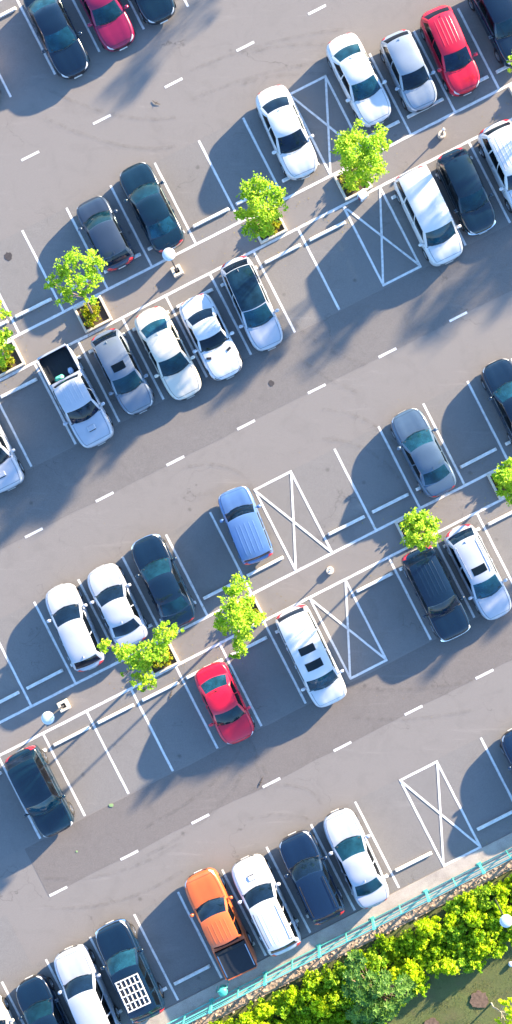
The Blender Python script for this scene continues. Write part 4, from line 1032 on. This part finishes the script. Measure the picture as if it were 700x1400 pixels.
# dark broad-leaved tree with leaf rosettes
def rosette_tree(cpx, cpy, R, label, n=110, hc=2.6, seed=1, mat='leaf_dark'):
    r = np.random.default_rng(seed); x0, y0, _ = AT(cpx, cpy, hc); root = empty('tree', label, 'tree', (x0, y0, -.05))
    m = MB(); m.tube([(0, 0, 0), (.05, 0, .7), (0, .05, 1.3)], [.12, .10, .09], 8); m.build('trunk', 'bark', root, True)
    V = []; F = []; lm = MB()
    for k in range(n):
        a = r.uniform(0, 6.283); d = R * math.sqrt(r.uniform(0, 1)) * (.82 + .26 * math.sin(3 * a + 1) + .12 * math.sin(7 * a)); z = hc - .9 * (d / R)**2 + r.uniform(-.25, .25) + .3 * math.sin(d * 5 + a * 4)
        c = np.array([d * math.cos(a), d * math.sin(a), z]); ax = np.array([c[0] * .5 / R, c[1] * .5 / R, 1.0]) + r.normal(size=3) * .18; ax /= np.linalg.norm(ax)
        if k % 3 == 0: lm.tube([(0, 0, 1.25), (c[0] * .5, c[1] * .5, 1.2 + z * .3), tuple(c)], [.05, .03, .012], 5)
        t = np.cross(ax, [1, 0, .1]); t /= np.linalg.norm(t); b2 = np.cross(ax, t); nl = 11
        for q in range(nl):
            th = q * 2.4; el = .25 + .75 * q / nl; d_ = (t * math.cos(th) + b2 * math.sin(th)) * math.cos((1 - el) * .9) + ax * math.sin((.9 - el * .2) * (q / nl) * 1.1)
            d_ /= np.linalg.norm(d_); wv = np.cross(d_, ax); wv /= max(1e-6, np.linalg.norm(wv)); l = .24 * (1.15 - .5 * q / nl) * r.uniform(.85, 1.15); w = .045
            n0 = len(V); V += [c, c + d_ * l * .5 + wv * w, c + d_ * l - ax * .03, c + d_ * l * .5 - wv * w]; F += [(n0, n0 + 1, n0 + 2, n0 + 3)]
    lm.build('limbs', 'bark', root, True); mesh_obj('crown', V, F, mat, root)
rosette_tree(512, 1368, 1.75, 'dark green broad leaved tree with pale leaf rosettes at the bottom', 330, 2.6, 3)
tree(W2(672, 1372), C3([(688, 1372, 2.6, 7), (696, 1368, 2.7, 6), (694, 1384, 2.8, 7), (704, 1380, 2.9, 9), (684, 1396, 2.5, 6), (700, 1398, 2.6, 9), (712, 1392, 2.6, 9)]),
     'thin sapling with sparse yellow green leaves in the lawn at the bottom right corner', 'saplings in the lawn', 'leaf_yellow', seed=31, per=110, size=.12, th=.03, barkm='bark_pale')
blot(655, 1367, 13, 12.5, 'pit_earth', 'soil_pit', None, z=-.02, seed=9, th=.02)
blot(590, 1403, 12, 11, 'pit_earth', 'soil_pit', None, z=-.02, seed=10, th=.02)
x, y = W2(698, 1318); m = MB(); m.lathe([(.0005, .16), (.07, .15), (.11, .08), (.11, -.08)], n=16); o = m.build('garden_light', 'white_plastic', None, True); o.location = (x, y, 0); tag(o, 'small white dome light in the lawn at the right edge', 'garden light')
def grass():
    r = np.random.default_rng(12); n = 26000; px = r.uniform(380, 760, n); py = r.uniform(1270, 1460, n)
    x = (px - 350) * S; y = (700 - py) * S; h = r.uniform(.03, .075, n); a = r.uniform(0, 6.283, n); V = np.empty((n, 3, 3))
    dx, dy = np.cos(a) * .010, np.sin(a) * .010; z = -.05 - .04 * np.sin(x * 1.3) * np.cos(y * 1.1) - .015
    V[:, 0] = np.stack([x - dx, y - dy, z], 1); V[:, 1] = np.stack([x + dx, y + dy, z], 1); V[:, 2] = np.stack([x + r.normal(size=n) * .04, y + r.normal(size=n) * .04, z + h], 1)
    me = bpy.data.meshes.new('grass'); me.from_pydata(V.reshape(-1, 3).tolist(), [], np.arange(n * 3).reshape(-1, 3).tolist()); me.materials.append(MATS['grass_blade'])
    o = bpy.data.objects.new('grass', me); COL.objects.link(o); tag(o, 'short patchy grass on the lawn', 'grass', kind='stuff')
grass()

# ------------------------------------------------------------------ light, camera
EL = math.radians(15.8); AZ = math.radians(45)
w = bpy.data.worlds.new('World'); sc.world = w; w.use_nodes = True; t = w.node_tree
sky = t.nodes.new('ShaderNodeTexSky'); sky.sky_type = 'NISHITA'; sky.sun_disc = False; sky.sun_elevation = EL; sky.sun_rotation = AZ
sky.air_density = 1.0; sky.dust_density = .4; sky.ozone_density = 4.2
bg = t.nodes['Background']; t.links.new(sky.outputs[0], bg.inputs[0]); bg.inputs[1].default_value = .145
sun = bpy.data.lights.new('sun', 'SUN'); sun.energy = 5.0; sun.angle = math.radians(.9); sun.color = (1.0, .80, .55)
so = bpy.data.objects.new('sun', sun); COL.objects.link(so)
so.rotation_euler = Vector((-math.cos(EL) * math.sin(AZ), -math.cos(EL) * math.cos(AZ), -math.sin(EL))).to_track_quat('-Z', 'Y').to_euler()
cam = bpy.data.cameras.new('camera'); co = bpy.data.objects.new('camera', cam); COL.objects.link(co)
co.location = (NX, NY, CH); co.rotation_euler = (0, 0, 0); cam.clip_end = 2000; cam.clip_start = 1
cam.sensor_fit = 'VERTICAL'; cam.sensor_height = 24; cam.lens = 24 * CH / (1400 * S)
cam.shift_x = -61 / 1400; cam.shift_y = 11 / 1400
sc.camera = co
sc.view_settings.view_transform = 'Standard'; sc.view_settings.look = 'None'; sc.view_settings.gamma = 1; sc.view_settings.exposure = 2.2
sc.render.engine = 'CYCLES'; sc.cycles.max_bounces = 5
